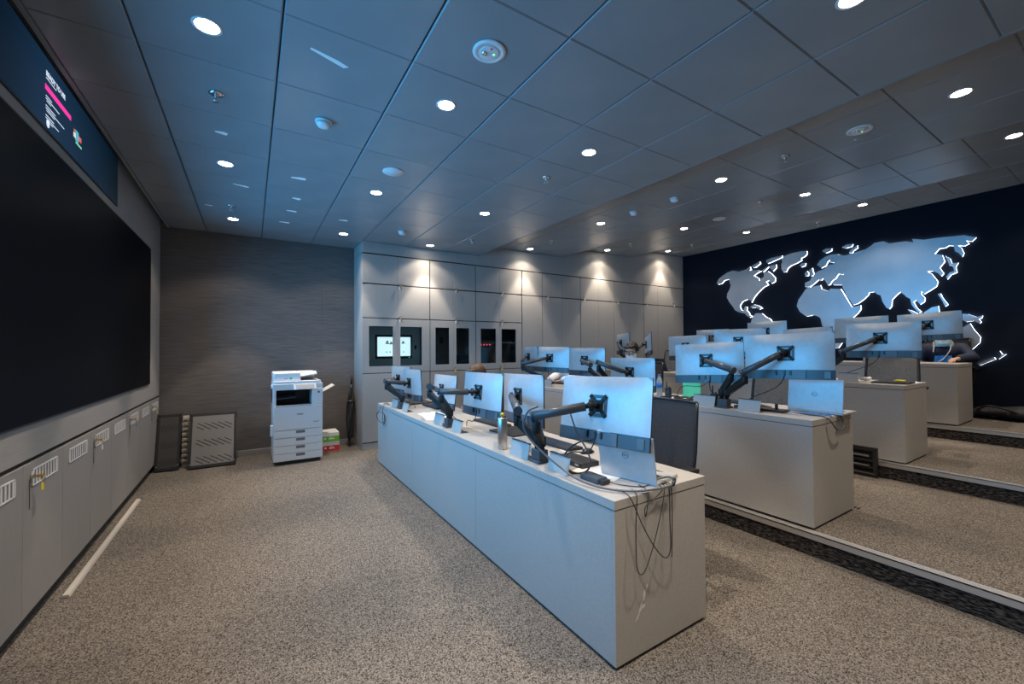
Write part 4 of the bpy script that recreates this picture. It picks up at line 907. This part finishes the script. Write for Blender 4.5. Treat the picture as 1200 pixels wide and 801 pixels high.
cable('looped_cable', 'black cable loop hanging under the nearest monitor', [(1.52, 1.80, 1.045), (1.50, 1.72, .95), (1.49, 1.62, .86), (1.47, 1.60, .79), (1.46, 1.68, .75), (1.47, 1.79, .76), (1.50, 1.82, .82), (1.52, 1.74, .89), (1.55, 1.64, .93), (1.57, 1.60, .955)], .0045, 'rubber')
cable('thin_cable', 'thin black cable hanging in a loop over the desk end, nearer the corner', [(1.60, 1.39, .745), (1.57, 1.32, .748), (1.555, 1.292, .735), (1.53, 1.288, .64), (1.53, 1.290, .68), (1.58, 1.290, .70), (1.65, 1.292, .735), (1.67, 1.32, .748), (1.69, 1.36, .746)], .0022, 'rubber')
cable('thin_cable', 'thin black cable with built-in shadow line dangling in a V over the desk end', [(1.70, 1.36, .746), (1.685, 1.31, .750), (1.66, 1.288, .72), (1.60, 1.272, .60), (1.53, 1.268, .46), (1.485, 1.27, .40), (1.45, 1.272, .44), (1.455, 1.280, .60), (1.475, 1.29, .735), (1.50, 1.33, .747), (1.52, 1.36, .745)], .0022, 'rubber')  # lower strands trace the cast shadow as well as the cable
cable('thin_cable', 'long thin black cable with built-in shadow line crossing down the desk end', [(1.46, 1.40, .745), (1.44, 1.32, .750), (1.445, 1.288, .72), (1.50, 1.275, .60), (1.58, 1.268, .48), (1.645, 1.268, .43), (1.68, 1.270, .47), (1.69, 1.280, .60), (1.70, 1.29, .735), (1.71, 1.33, .747), (1.71, 1.35, .745)], .0026, 'rubber')  # tube follows cable and its shadow on the panel, both in black
cable('thin_cable', 'thin black cable beside the loops on the desk end', [(1.73, 1.37, .745), (1.725, 1.31, .750), (1.715, 1.288, .72), (1.70, 1.275, .56), (1.69, 1.272, .42)], .0022, 'rubber')
cable('thin_cable', 'thin black cable lying from the adapter round the near laptop', [(1.50, 1.49, .748), (1.52, 1.44, .745), (1.56, 1.39, .743), (1.60, 1.36, .743), (1.66, 1.36, .744), (1.70, 1.345, .744)], .0022, 'rubber')
cable('thin_cable', 'thin black cable arching beside the near laptop keyboard', [(1.78, 1.60, .744), (1.80, 1.52, .76), (1.83, 1.44, .758), (1.86, 1.385, .744), (1.86, 1.36, .743)], .002, 'rubber')
cable('thin_cable', 'tangled black cable on the far corner of the front desk', [(1.43, 5.1, .745), (1.38, 5.12, .75), (1.335, 5.12, .70), (1.30, 5.16, .60), (1.315, 5.05, .54), (1.328, 4.90, .57), (1.330, 4.92, .64), (1.325, 5.05, .66), (1.30, 5.18, .63)], .0035, 'rubber')
cable('thin_cable', 'second black cable hanging down the far corner of the front desk', [(1.42, 5.0, .745), (1.36, 5.0, .75), (1.335, 5.0, .72), (1.332, 5.01, .60), (1.334, 4.98, .52), (1.332, 4.93, .56), (1.334, 4.95, .65)], .003, 'rubber')

# ------------------------------------------------------------------ things on the first-step desk
h = DH[1]
def radio(x, y, z, lab):
    t = thing('walkie_talkie', lab, 'walkie-talkie', (x, y, z), 'handheld radios')
    MB().box(x-.018, x+.018, y-.028, y+.028, z+.0006, z+.105).build('body', M['black'], t, bevel=.006)
    MB().rod((x, y+.016, z+.10), (x, y+.016, z+.175), .007, .005).build('antenna', M['black'], t)
    MB().rod((x, y-.012, z+.104), (x, y-.012, z+.118), .008).build('knob', M['black'], t)
    MB().box(x-.019, x-.018, y-.018, y+.018, z+.05, z+.075).build('display', M['band'], t)
radio(3.55, 2.69, h, 'black handheld radio beside the water bottle'); radio(3.42, 2.12, h, 'black handheld radio beside the monitor arm of the first-step desk')
t = thing('water_bottle', 'clear water bottle with blue cap and label', 'bottle', (3.67, 2.89, h))
cl = mat('clear_plastic', (.55, .60, .63), .12, alpha=.55)
MB().lathe([(.028, h+.0006), (.031, h+.006), (.031, h+.14), (.026, h+.17), (.013, h+.20), (.013, h+.21)], (3.67, 2.89, 0), 20).build('bottle', cl, t)
MB().lathe([(.0316, h+.085), (.0316, h+.135)], (3.67, 2.89, 0), 20).build('label_band', M['blue'], t)
MB().lathe([(.015, h+.205), (.015, h+.225), (.0001, h+.226)], (3.67, 2.89, 0), 16).build('cap', M['blue'], t)
t = thing('green_card', 'mint green card standing under the second first-step monitor', 'card', (3.80, 2.62, h))
MB().box(3.80, 3.805, 2.50, 2.70, h+.0006, h+.15).build('sheet', M['mint'], t); MB().box(3.805, 3.86, 2.55, 2.65, h+.0006, h+.01).build('foot', M['mint'], t)
slab('paper_sheet', 'white paper sheet lying behind the handheld radio', 'paper', 3.60, 3.80, 2.45, 2.72, h+.0006, h+.004, 'paper', .2)
tag(MB().tube(bez([(3.50, 2.75, h+.012), (3.56, 2.60, h+.03), (3.50, 2.48, h+.012), (3.60, 2.42, h+.04), (3.52, 2.36, h+.012), (3.62, 2.52, h+.02), (3.55, 2.62, h+.012), (3.47, 2.44, h+.02), (3.55, 2.33, h+.012)]), .008, 7).build('cable_bundle', M['rubber']), 'tangled black cable bundle on the first-step desk', 'cable')
cable('thin_cable', 'black cable arching from the second first-step monitor to the desk', [(3.45, 2.17, 1.12), (3.42, 2.25, 1.06), (3.42, 2.42, 1.05), (3.46, 2.52, .97), (3.50, 2.53, .925)], .003, 'rubber')
t = thing('usb_hub', 'flat black dock with an upright stick left of the badge laptop', 'docking station', (3.50, 1.72, h))
MB().box(3.44, 3.56, 1.58, 1.83, h+.0006, h+.018).build('case', M['black'], t, bevel=.004); MB().box(3.485, 3.50, 1.64, 1.66, h+.018, h+.065).build('stick', M['black'], t, bevel=.003)
cable('thick_cable', 'thick grey cable lying on the first-step desk by the arm', [(3.42, 1.95, h+.012), (3.47, 1.88, h+.03), (3.56, 1.86, h+.035), (3.6, 1.74, h+.012)], .011, 'greycable')
cable('thin_cable', 'blue cable lying along the hinge of the first-step laptop', [(3.52, 1.60, h+.005), (3.56, 1.50, h+.007), (3.57, 1.40, h+.007), (3.56, 1.32, h+.006), (3.58, 1.325, h+.006)], .005, 'blue')
cable('thin_cable', 'grey cable looping over the end of the first-step desk', [(3.54, 1.54, h+.004), (3.50, 1.42, h+.006), (3.48, 1.33, h+.006), (3.50, 1.298, h-.02), (3.58, 1.285, h-.09), (3.68, 1.285, h-.09), (3.71, 1.298, h-.03), (3.69, 1.33, h+.006), (3.66, 1.37, h+.006)], .005, 'greycable')
keyboard(3.74, 2.25, h, 0, 'black keyboard behind the second first-step monitor')
keyboard(3.76, 4.66, h, .1, 'black keyboard by the skin-coloured hand on the first-step desk')
t = thing('desk_phone', 'dark desk phone on the far first-step desk', 'phone', (3.55, 4.75, h))
MB().box(3.47, 3.64, 4.66, 4.84, h+.0006, h+.035).build('base', M['black'], t, bevel=.008); MB().box(3.50, 3.55, 4.64, 4.86, h+.036, h+.07).build('handset', M['black'], t, bevel=.012, seg=3)
# ------------------------------------------------------------------ second-step desk
h = DH[2]
slab('folder', 'black leather folder on the near end of the second-step desk', 'folder', 5.30, 5.60, 1.34, 1.62, h+.0006, h+.016, 'black', .08)
t = tag(MB().box(-.05, .05, -.035, .035, 0, .014).build('sticky_notes', M['yellow'], None, bevel=.003, local=True), 'yellow note pad on the black folder', 'note pad'); t.location = (5.50, 1.44, h+.0165)
mb = MB()
for k in range(7): mb.ball((5.50+random.uniform(-.05, .05), 1.76+random.uniform(-.07, .07), h+.022+random.uniform(-.002, .01)), random.uniform(.018, .026), random.uniform(.018, .03), .018, 8, 6)
tag(mb.build('crumpled_tissue', M['paper']), 'crumpled pale tissue on the second-step desk beside the folder', 'tissue')
slab('paper_sheet', 'pale sheet at the edge of the second-step desk behind the folder', 'paper', 5.62, 5.80, 1.36, 1.50, h+.0006, h+.003, 'paper', .1)
t = thing('dark_laptop', 'dark blue laptop on the second-step desk left of the pale monitor', 'laptop', (5.50, 4.32, h))
MB().box(5.46, 5.70, 4.14, 4.50, h+.0006, h+.018).build('base', M['band'], t, bevel=.003)
MB().add([(5.46, 4.14, h+.018), (5.46, 4.50, h+.018), (5.37, 4.50, h+.20), (5.37, 4.14, h+.20), (5.468, 4.14, h+.018), (5.468, 4.50, h+.018), (5.378, 4.50, h+.20), (5.378, 4.14, h+.20)], [(0, 1, 2, 3), (4, 7, 6, 5), (0, 4, 5, 1), (1, 5, 6, 2), (2, 6, 7, 3), (3, 7, 4, 0)]).build('lid', mat('dark_blue_lid', (.03, .035, .06), .35), t)
t = thing('water_bottle', 'small bottle with yellow-green top left of the masked man', 'bottle', (5.50, 5.16, h))
MB().lathe([(.03, h+.0006), (.032, h+.01), (.032, h+.15), (.014, h+.19)], (5.50, 5.16, 0), 16).build('bottle', cl, t); MB().lathe([(.016, h+.19), (.016, h+.215), (.0001, h+.216)], (5.50, 5.16, 0), 14).build('cap', M['yellow'], t)
# black panel standing on the first step against the second riser
t = thing('slotted_grating', 'black slotted panel standing on the step behind the badge laptop desk', 'grating', (5.06, 1.70, .15))
mb = MB().box(5.045, 5.085, 1.50, 1.53, .1506, .435).box(5.045, 5.085, 2.05, 2.08, .1506, .435)
for z0, z1 in ((.1506, .20), (.235, .25), (.30, .318), (.40, .435)): mb.box(5.05, 5.08, 1.53, 2.05, z0, z1)
mb.build('frame', M['black'], t); MB().box(5.088, 5.092, 1.53, 2.05, .16, .43).build('backing', M['kick'], t)
for z0, z1 in ((.255, .268), (.345, .362)): MB().box(5.042, 5.05, 1.56, 2.03, z0, z1).build('rail', M['traygrey'], t)
MB().box(5.040, 5.045, 1.52, 2.06, .185, .189).build('lower_rail', M['steel'], t)
tag(MB().box(3.98, 4.02, 1.30, 1.312, .1506, .156).box(3.98, 4.02, 1.325, 1.337, .1506, .156).build('floor_clip', M['black']), 'small black clip on the floor at the foot of the first-step desk', 'clip')
# bags by the map wall
def sack(fn, m, name, t): MB().grid(fn, 22, 14).build(name, M[m], t)
t = thing('duffel_bag', 'limp black duffel bag on the highest step by the navy wall', 'bag', (8.30, 1.10, .45))
def duffel(u, v):
    a = 2*math.pi*v; L = u*2-1; r_ = (1-abs(L)**4)**.5 if abs(L) < 1 else 0
    return (8.28+.20*r_*math.cos(a)+.02*math.sin(9*u+3*v), 1.12+.34*L, .4512+.095*r_*(1+math.sin(a)*(.9+.2*math.sin(7*u)))*.95)
sack(duffel, 'bagblack', 'body', t)
MB().tube(bez([(8.13, 1.36, .57), (8.07, 1.26, .63), (8.06, 1.1, .60), (8.09, .98, .54)]), .012, 7).build('strap', M['bagblack'], t)
MB().box(8.07, 8.078, 1.06, 1.10, .535, .555).build('orange_patch', mat('orange_patch', (.5, .12, .02), .6), t)
t = thing('backpack', 'black backpack standing by the navy wall at the right edge', 'bag', (8.30, .62, .45))
def pack(u, v):
    a = 2*math.pi*v; s_ = (1-abs(2*u-1)**5)**.5 if 0 < u < 1 else 0
    return (8.32+.16*s_*(1-.35*u)*math.cos(a), .62+.19*s_*(1-.3*u)*math.sin(a)*(1+.08*math.sin(5*u)), .4512+.46*u)
sack(pack, 'bagblack', 'body', t)
MB().tube(bez([(8.17, .70, .80), (8.12, .74, .68), (8.14, .74, .52)]), .016, 7).tube(bez([(8.17, .56, .80), (8.12, .52, .68), (8.14, .52, .52)]), .016, 7).build('strap', M['bagblack'], t)
MB().box(8.15, 8.17, .54, .70, .50, .66).build('pocket', M['bagblack'], t, bevel=.02)
# ------------------------------------------------------------------ people (seated; local frame looks along +x)
def skin_mesh(nodes, edges, root, sub=1):
    """closed tapering limbs along the edges of a joint graph (fused into one surface afterwards)"""
    g = MB()
    for a, b in edges:
        (p, ra), (q, rb) = nodes[a], nodes[b]; p, q = Vector(p), Vector(q)
        A2 = ra if isinstance(ra, tuple) else (ra, ra); B2 = rb if isinstance(rb, tuple) else (rb, rb)
        L = (q-p).length; n = max(2, int(L/(.35*min(A2+B2)))+1); flat = isinstance(ra, tuple) and isinstance(rb, tuple)
        for i in range(n+1):
            w = i/n; c = p.lerp(q, w); ry = A2[0]*(1-w)+B2[0]*w; rx = A2[1]*(1-w)+B2[1]*w
            if not flat: rx = ry = min(A2)*(1-w)+min(B2)*w if (isinstance(ra, tuple) or isinstance(rb, tuple)) else ry
            g.ball(c, rx, ry, (min(rx, ry)), 16, 10)
    return g.v, g.f
def remeshed(mb, name, m, parent, vox, smooth_it=3):
    o = mb.build(name, m, parent, local=True)
    r_ = o.modifiers.new('r', 'REMESH'); r_.mode = 'VOXEL'; r_.voxel_size = vox; r_.use_smooth_shade = True
    if smooth_it: s_ = o.modifiers.new('s', 'SMOOTH'); s_.iterations = smooth_it; s_.factor = .4
    bpy.context.view_layer.update()
    me = bpy.data.meshes.new_from_object(o.evaluated_get(bpy.context.evaluated_depsgraph_get()))
    bm = bmesh.new(); bm.from_mesh(me); bm.verts.ensure_lookup_table(); seen = set(); comps = []
    for v in bm.verts:
        if v.index in seen: continue
        st = [v]; seen.add(v.index); c_ = []
        while st:
            q = st.pop(); c_.append(q)
            for e in q.link_edges:
                w_ = e.other_vert(q)
                if w_.index not in seen: seen.add(w_.index); st.append(w_)
        comps.append(c_)
    comps.sort(key=len)
    if len(comps) > 1: bmesh.ops.delete(bm, geom=[v for c_ in comps[:-1] for v in c_], context='VERTS')
    bm.to_mesh(me); bm.free()
    me.name = name; o.modifiers.clear(); o.data = me
    if not me.materials: me.materials.append(m)
    return o
def head_into(mb, c, pitch, yaw):
    """skull, jaw, nose, brow, lips, ears around centre c (skull centre)"""
    H = MB()
    H.ball((-.010, 0, .022), .098, .076, .092, 20, 14); H.ball((.028, 0, -.038), .062, .056, .074, 18, 12); H.ball((.050, 0, -.088), .026, .030, .020)
    H.ball((.086, 0, -.012), .012, .010, .022); H.ball((.097, 0, -.026), .012, .015, .010)
    for s in (-1, 1):
        H.ball((.072, s*.030, .022), .016, .024, .009); H.ball((.066, s*.040, -.028), .020, .018, .018)
        H.ball((-.006, s*.077, -.012), .018, .008, .030)
    H.ball((.078, 0, -.055), .010, .024, .006); H.ball((.076, 0, -.067), .010, .021, .007)
    Mx = Matrix.Translation(c) @ Matrix.Rotation(yaw, 4, 'Z') @ Matrix.Rotation(pitch, 4, 'Y')
    H.xform(Mx); mb.v, n0 = mb.v, len(mb.v)
    mb.add(H.v, H.f, True)
    return Mx
def hand_into(mb, w, d, down, side):
    """palm + five curled fingers; w wrist point, d forward direction, side = +1 thumb towards +lateral"""
    w, d, dn = Vector(w), Vector(d).normalized(), Vector(down).normalized(); lat = d.cross(dn).normalized()*side
    for k in range(5):
        o = -.026+.013*k; nd = {'w': (tuple(w-d*.01), .020), 'p': (tuple(w+d*.080+lat*o), .0135)}
        vs, fs = skin_mesh(nd, [('w', 'p')], 'w'); mb.add(vs, fs, True)
    for k, (o, L) in enumerate([(.028, .070), (.009, .080), (-.010, .074), (-.028, .058)]):
        b = w+d*.078+lat*o; p = [b, b+d*L*.42+dn*.010, b+d*L*.74+dn*.030, b+d*L*.92+dn*.052]
        nd = {str(i): (tuple(q), .0088-.0010*i) for i, q in enumerate(p)}
        vs, fs = skin_mesh(nd, [('0', '1'), ('1', '2'), ('2', '3')], '0'); mb.add(vs, fs, True)
    b = w+d*.030+lat*.026; p = [b, b+d*.026+lat*.024+dn*.008, b+d*.052+lat*.030+dn*.020]
    vs, fs = skin_mesh({str(i): (tuple(q), .0105-.0012*i) for i, q in enumerate(p)}, [('0', '1'), ('1', '2')], '0'); mb.add(vs, fs, True)
def person(lab, loc, rz, hair, shirt, head=(.06, 0, 1.20), pitch=.25, hyaw=0, mask=None, glasses=False, arms=None, jacket=None, lanyard=False, drop=.27, neck=.14):
    t = thing('person', lab, 'person')
    hx, hy, hz = head
    A = arms or {1: ((.16, .25, .80), (.40, .14, .785)), -1: ((.16, -.25, .80), (.40, -.14, .785))}
    nk = Vector((hx-.05, hy, hz-neck)); ch = Vector((hx-.07, hy*.8, hz-drop))
    nd = {'pel': ((0, 0, .56), (.15, .11)), 'sp': ((hx*.2-.01, 0, .74), (.135, .10)), 'ch': (tuple(ch), (.155, .105)), 'ub': (tuple(ch.lerp(nk, .55)), (.11, .075)), 'nk': (tuple(nk), .056), 'hb': ((hx-.02, hy, hz-.05), .056)}
    ed = [('pel', 'sp'), ('sp', 'ch'), ('ch', 'ub'), ('ub', 'nk'), ('nk', 'hb')]
    for s in (1, -1):
        e, w = A[s]
        nd['sh%d' % s] = ((ch.x, ch.y+s*.175, ch.z+.045), .058); nd['ua%d' % s] = (tuple(Vector((ch.x, ch.y+s*.185, ch.z+.03)).lerp(Vector(e), .5)), .050); nd['el%d' % s] = (e, .042); nd['fa%d' % s] = (tuple(Vector(e).lerp(Vector(w), .4)), .041); nd['wr%d' % s] = (w, .027)
        nd['hp%d' % s] = ((.06, s*.095, .545), .088); nd['th%d' % s] = ((.25, s*.105, .545), .076); nd['kn%d' % s] = ((.45, s*.11, .525), .060); nd['cf%d' % s] = ((.45, s*.11, .33), .052); nd['an%d' % s] = ((.43, s*.11, .085), .038); nd['ft%d' % s] = ((.52, s*.115, .045), .036); nd['to%d' % s] = ((.60, s*.12, .035), .028)
        ed += [('ch', 'sh%d' % s), ('sh%d' % s, 'ua%d' % s), ('ua%d' % s, 'el%d' % s), ('el%d' % s, 'fa%d' % s), ('fa%d' % s, 'wr%d' % s), ('pel', 'hp%d' % s), ('hp%d' % s, 'th%d' % s), ('th%d' % s, 'kn%d' % s), ('kn%d' % s, 'cf%d' % s), ('cf%d' % s, 'an%d' % s), ('an%d' % s, 'ft%d' % s), ('ft%d' % s, 'to%d' % s)]
    vs, fs = skin_mesh(nd, ed, 'pel'); body = MB(); body.add(vs, fs, True)
    Mh = head_into(body, Vector(head), pitch, hyaw)
    for s in (1, -1):
        e, w = A[s]; d = (Vector(w)-Vector(e)).normalized(); hand_into(body, w, d, (0, 0, -1) if abs(d.z) < .8 else (1, 0, 0), -s)
    remeshed(body, 'body', M['skin'], t, .0075, 2)
    def garment(keys, edges, root, grow, m, nm, vox=.012):
        n2 = {}
        for k in keys:
            p, r_ = nd[k]; n2[k] = (p, (r_[0]+grow, r_[1]+grow) if isinstance(r_, tuple) else r_+grow)
        vs, fs = skin_mesh(n2, edges, root); g = MB(); g.add(vs, fs, True); return remeshed(g, nm, m, t, vox, 2)
    up = ['pel', 'sp', 'ch', 'ub']; ue = [('pel', 'sp'), ('sp', 'ch'), ('ch', 'ub')]
    for s in (1, -1):
        for a in ('sh', 'ua', 'el', 'fa'): up.append('%s%d' % (a, s))
        ue += [('ch', 'sh%d' % s), ('sh%d' % s, 'ua%d' % s), ('ua%d' % s, 'el%d' % s), ('el%d' % s, 'fa%d' % s)]
    for s in (1, -1):
        e, w = A[s]; nd['cu%d' % s] = (tuple(Vector(e).lerp(Vector(w), .86)), .030); up.append('cu%d' % s); ue.append(('fa%d' % s, 'cu%d' % s))
    garment(up, ue, 'pel', .022, M[jacket or shirt], 'jacket' if jacket else 'shirt')
    if jacket:
        f_ = MB().grid(lambda u, v: (ch.x+.112+.02*math.cos((u-.5)*3)+(-.05*v*v), (u-.5)*(.20-.08*v), ch.z-.20+.30*v), 10, 8)
        f_.grid(lambda u, v: (ch.x+.08, (u-.5)*(.20-.08*v), ch.z-.20+.30*v), 2, 2); f_.build('shirt_front', M[shirt], t, local=True)
    lo = ['pel']; le = []
    for s in (1, -1):
        ks = ['%s%d' % (a, s) for a in ('hp', 'th', 'kn', 'cf', 'an')]; lo += ks; le += [('pel', ks[0])]+list(zip(ks[:-1], ks[1:]))
    garment(lo, le, 'pel', .016, M['trousers'], 'trousers')
    for s in (1, -1): MB().ball((.535, s*.117, .047), .105, .045, .046).build('shoe', M['black'], t, local=True)
    # hair cap following the skull, open over the face
    def hairf(u, v):
        a = 2*math.pi*u; lim = -.45 if abs(((a+math.pi) % (2*math.pi))-math.pi) > 1.15 else .42
        th = math.pi/2-(math.pi/2-lim)*v
        rr = 1.10+.035*math.sin(9*a+5*v)
        return (-.012+.100*rr*math.cos(th)*math.cos(a), .079*rr*math.cos(th)*math.sin(a), .022+.098*rr*math.sin(th))
    hm = MB().grid(hairf, 48, 14); hm.grid(lambda u, v: tuple(.93*x for x in hairf(u, v)), 48, 14)
    for k in range(16):
        a = -1.0+2.0*k/15; hm.ball((.072*math.cos(a), .075*math.sin(a), .078+.008*math.sin(k*2.3)), .026, .016, .016, 8, 6)
    hm.xform(Mh).build('hair', M[hair], t, local=True)
    for s in (-1, 1):
        e = MB().ball((.083, s*.031, .006), .010, .013, .008, 12, 8).xform(Mh).build('eye', mat('eye_white', (.75, .73, .7), .3), t, local=True)
        MB().ball((.0915, s*.031, .005), .003, .006, .006, 10, 8).xform(Mh).build('iris', M['black'], e, local=True)
        MB().box(.084, .094, s*.031-.017, s*.031+.017, .026, .032).xform(Mh).build('eyebrow', M[hair], t, local=True)
    if mask:
        mk = MB().grid(lambda u, v: (.112*math.cos((u-.5)*2.3)*(1-.18*(abs(v-.45)*2)**2)-.002, .082*math.sin((u-.5)*2.3), -.100+.085*v), 16, 8)
        mk.grid(lambda u, v: (.106*math.cos((u-.5)*2.3)*(1-.18*(abs(v-.45)*2)**2)-.002, .080*math.sin((u-.5)*2.3), -.100+.085*v), 16, 8)
        mo = mk.xform(Mh).build('face_mask', M[mask], t, local=True)
        for s in (-1, 1): MB().tube([(.04, s*.076, -.022), (.01, s*.084, 0), (-.02, s*.086, -.004)], .0018).xform(Mh).build('ear_loop', M['white'], mo, local=True)
    if glasses:
        g = MB()
        for s in (-1, 1):
            g.tube([(.103, s*.034+.022*math.cos(k*math.pi/6), .004+.018*math.sin(k*math.pi/6)) for k in range(13)], .0018)
            g.tube([(.100, s*.056, .008), (.05, s*.080, .008), (-.01, s*.084, .004)], .0018)
        g.tube([(.104, -.012, .008), (.106, 0, .011), (.104, .012, .008)], .0018).xform(Mh).build('glasses', M['black'], t, local=True)
    if lanyard:
        c = MB().tube(bez([(ch.x+.10, .075, ch.z+.11), (ch.x+.135, .06, ch.z+.02), (ch.x+.15, .0, ch.z-.09), (ch.x+.145, -.05, ch.z-.13)]), .006, 6); c.tube(bez([(ch.x+.10, -.085, ch.z+.10), (ch.x+.13, -.095, ch.z+.0)]), .007, 6)
        c.build('white_cord', M['shirtwhite'], t, local=True)
        for s in (1, -1): MB().ball((ch.x+.085, s*.085, ch.z+.105), .022, .018, .045).build('collar_lining', M['beige'], t, local=True)
    t.location = loc; t.rotation_euler = (0, 0, math.pi+rz)
    return t
person('person with brown hair, mostly hidden behind the third front-desk monitor', (2.20, 4.06, 0), .0, 'hairbrown', 'shirtgrey', head=(.10, 0, 1.115), pitch=.35, arms={1: ((.10, .26, .72), (.27, .13, .65)), -1: ((.10, -.26, .72), (.27, -.13, .65))})
person('person with short dark hair, glasses and white mask looking down', (4.32, 3.80, .15), .35, 'hairblack', 'shirtgrey', head=(.08, .0, 1.215), pitch=.32, hyaw=-.05, mask='maskwhite', glasses=True)
person('person in blue shirt, navy jacket and blue mask at the highest desk', (8.17, 1.68, .45), .22, 'hairblack', 'shirtblue', head=(.13, 0, 1.058), pitch=.1, mask='maskblue', jacket='jacket', lanyard=True,
       drop=.185, neck=.10, arms={1: ((.15, .27, .80), (.40, .13, .79)), -1: ((.10, -.26, .70), (.30, -.14, .665))})
person('person in a white shirt reaching onto the first-step desk behind monitors', (4.24, 4.90, .15), 0, 'hairblack', 'shirtwhite', head=(.08, 0, 1.13), pitch=.3,
       arms={1: ((.18, .25, .83), (.40, .16, .79)), -1: ((.18, -.22, .83), (.42, -.10, .79))})
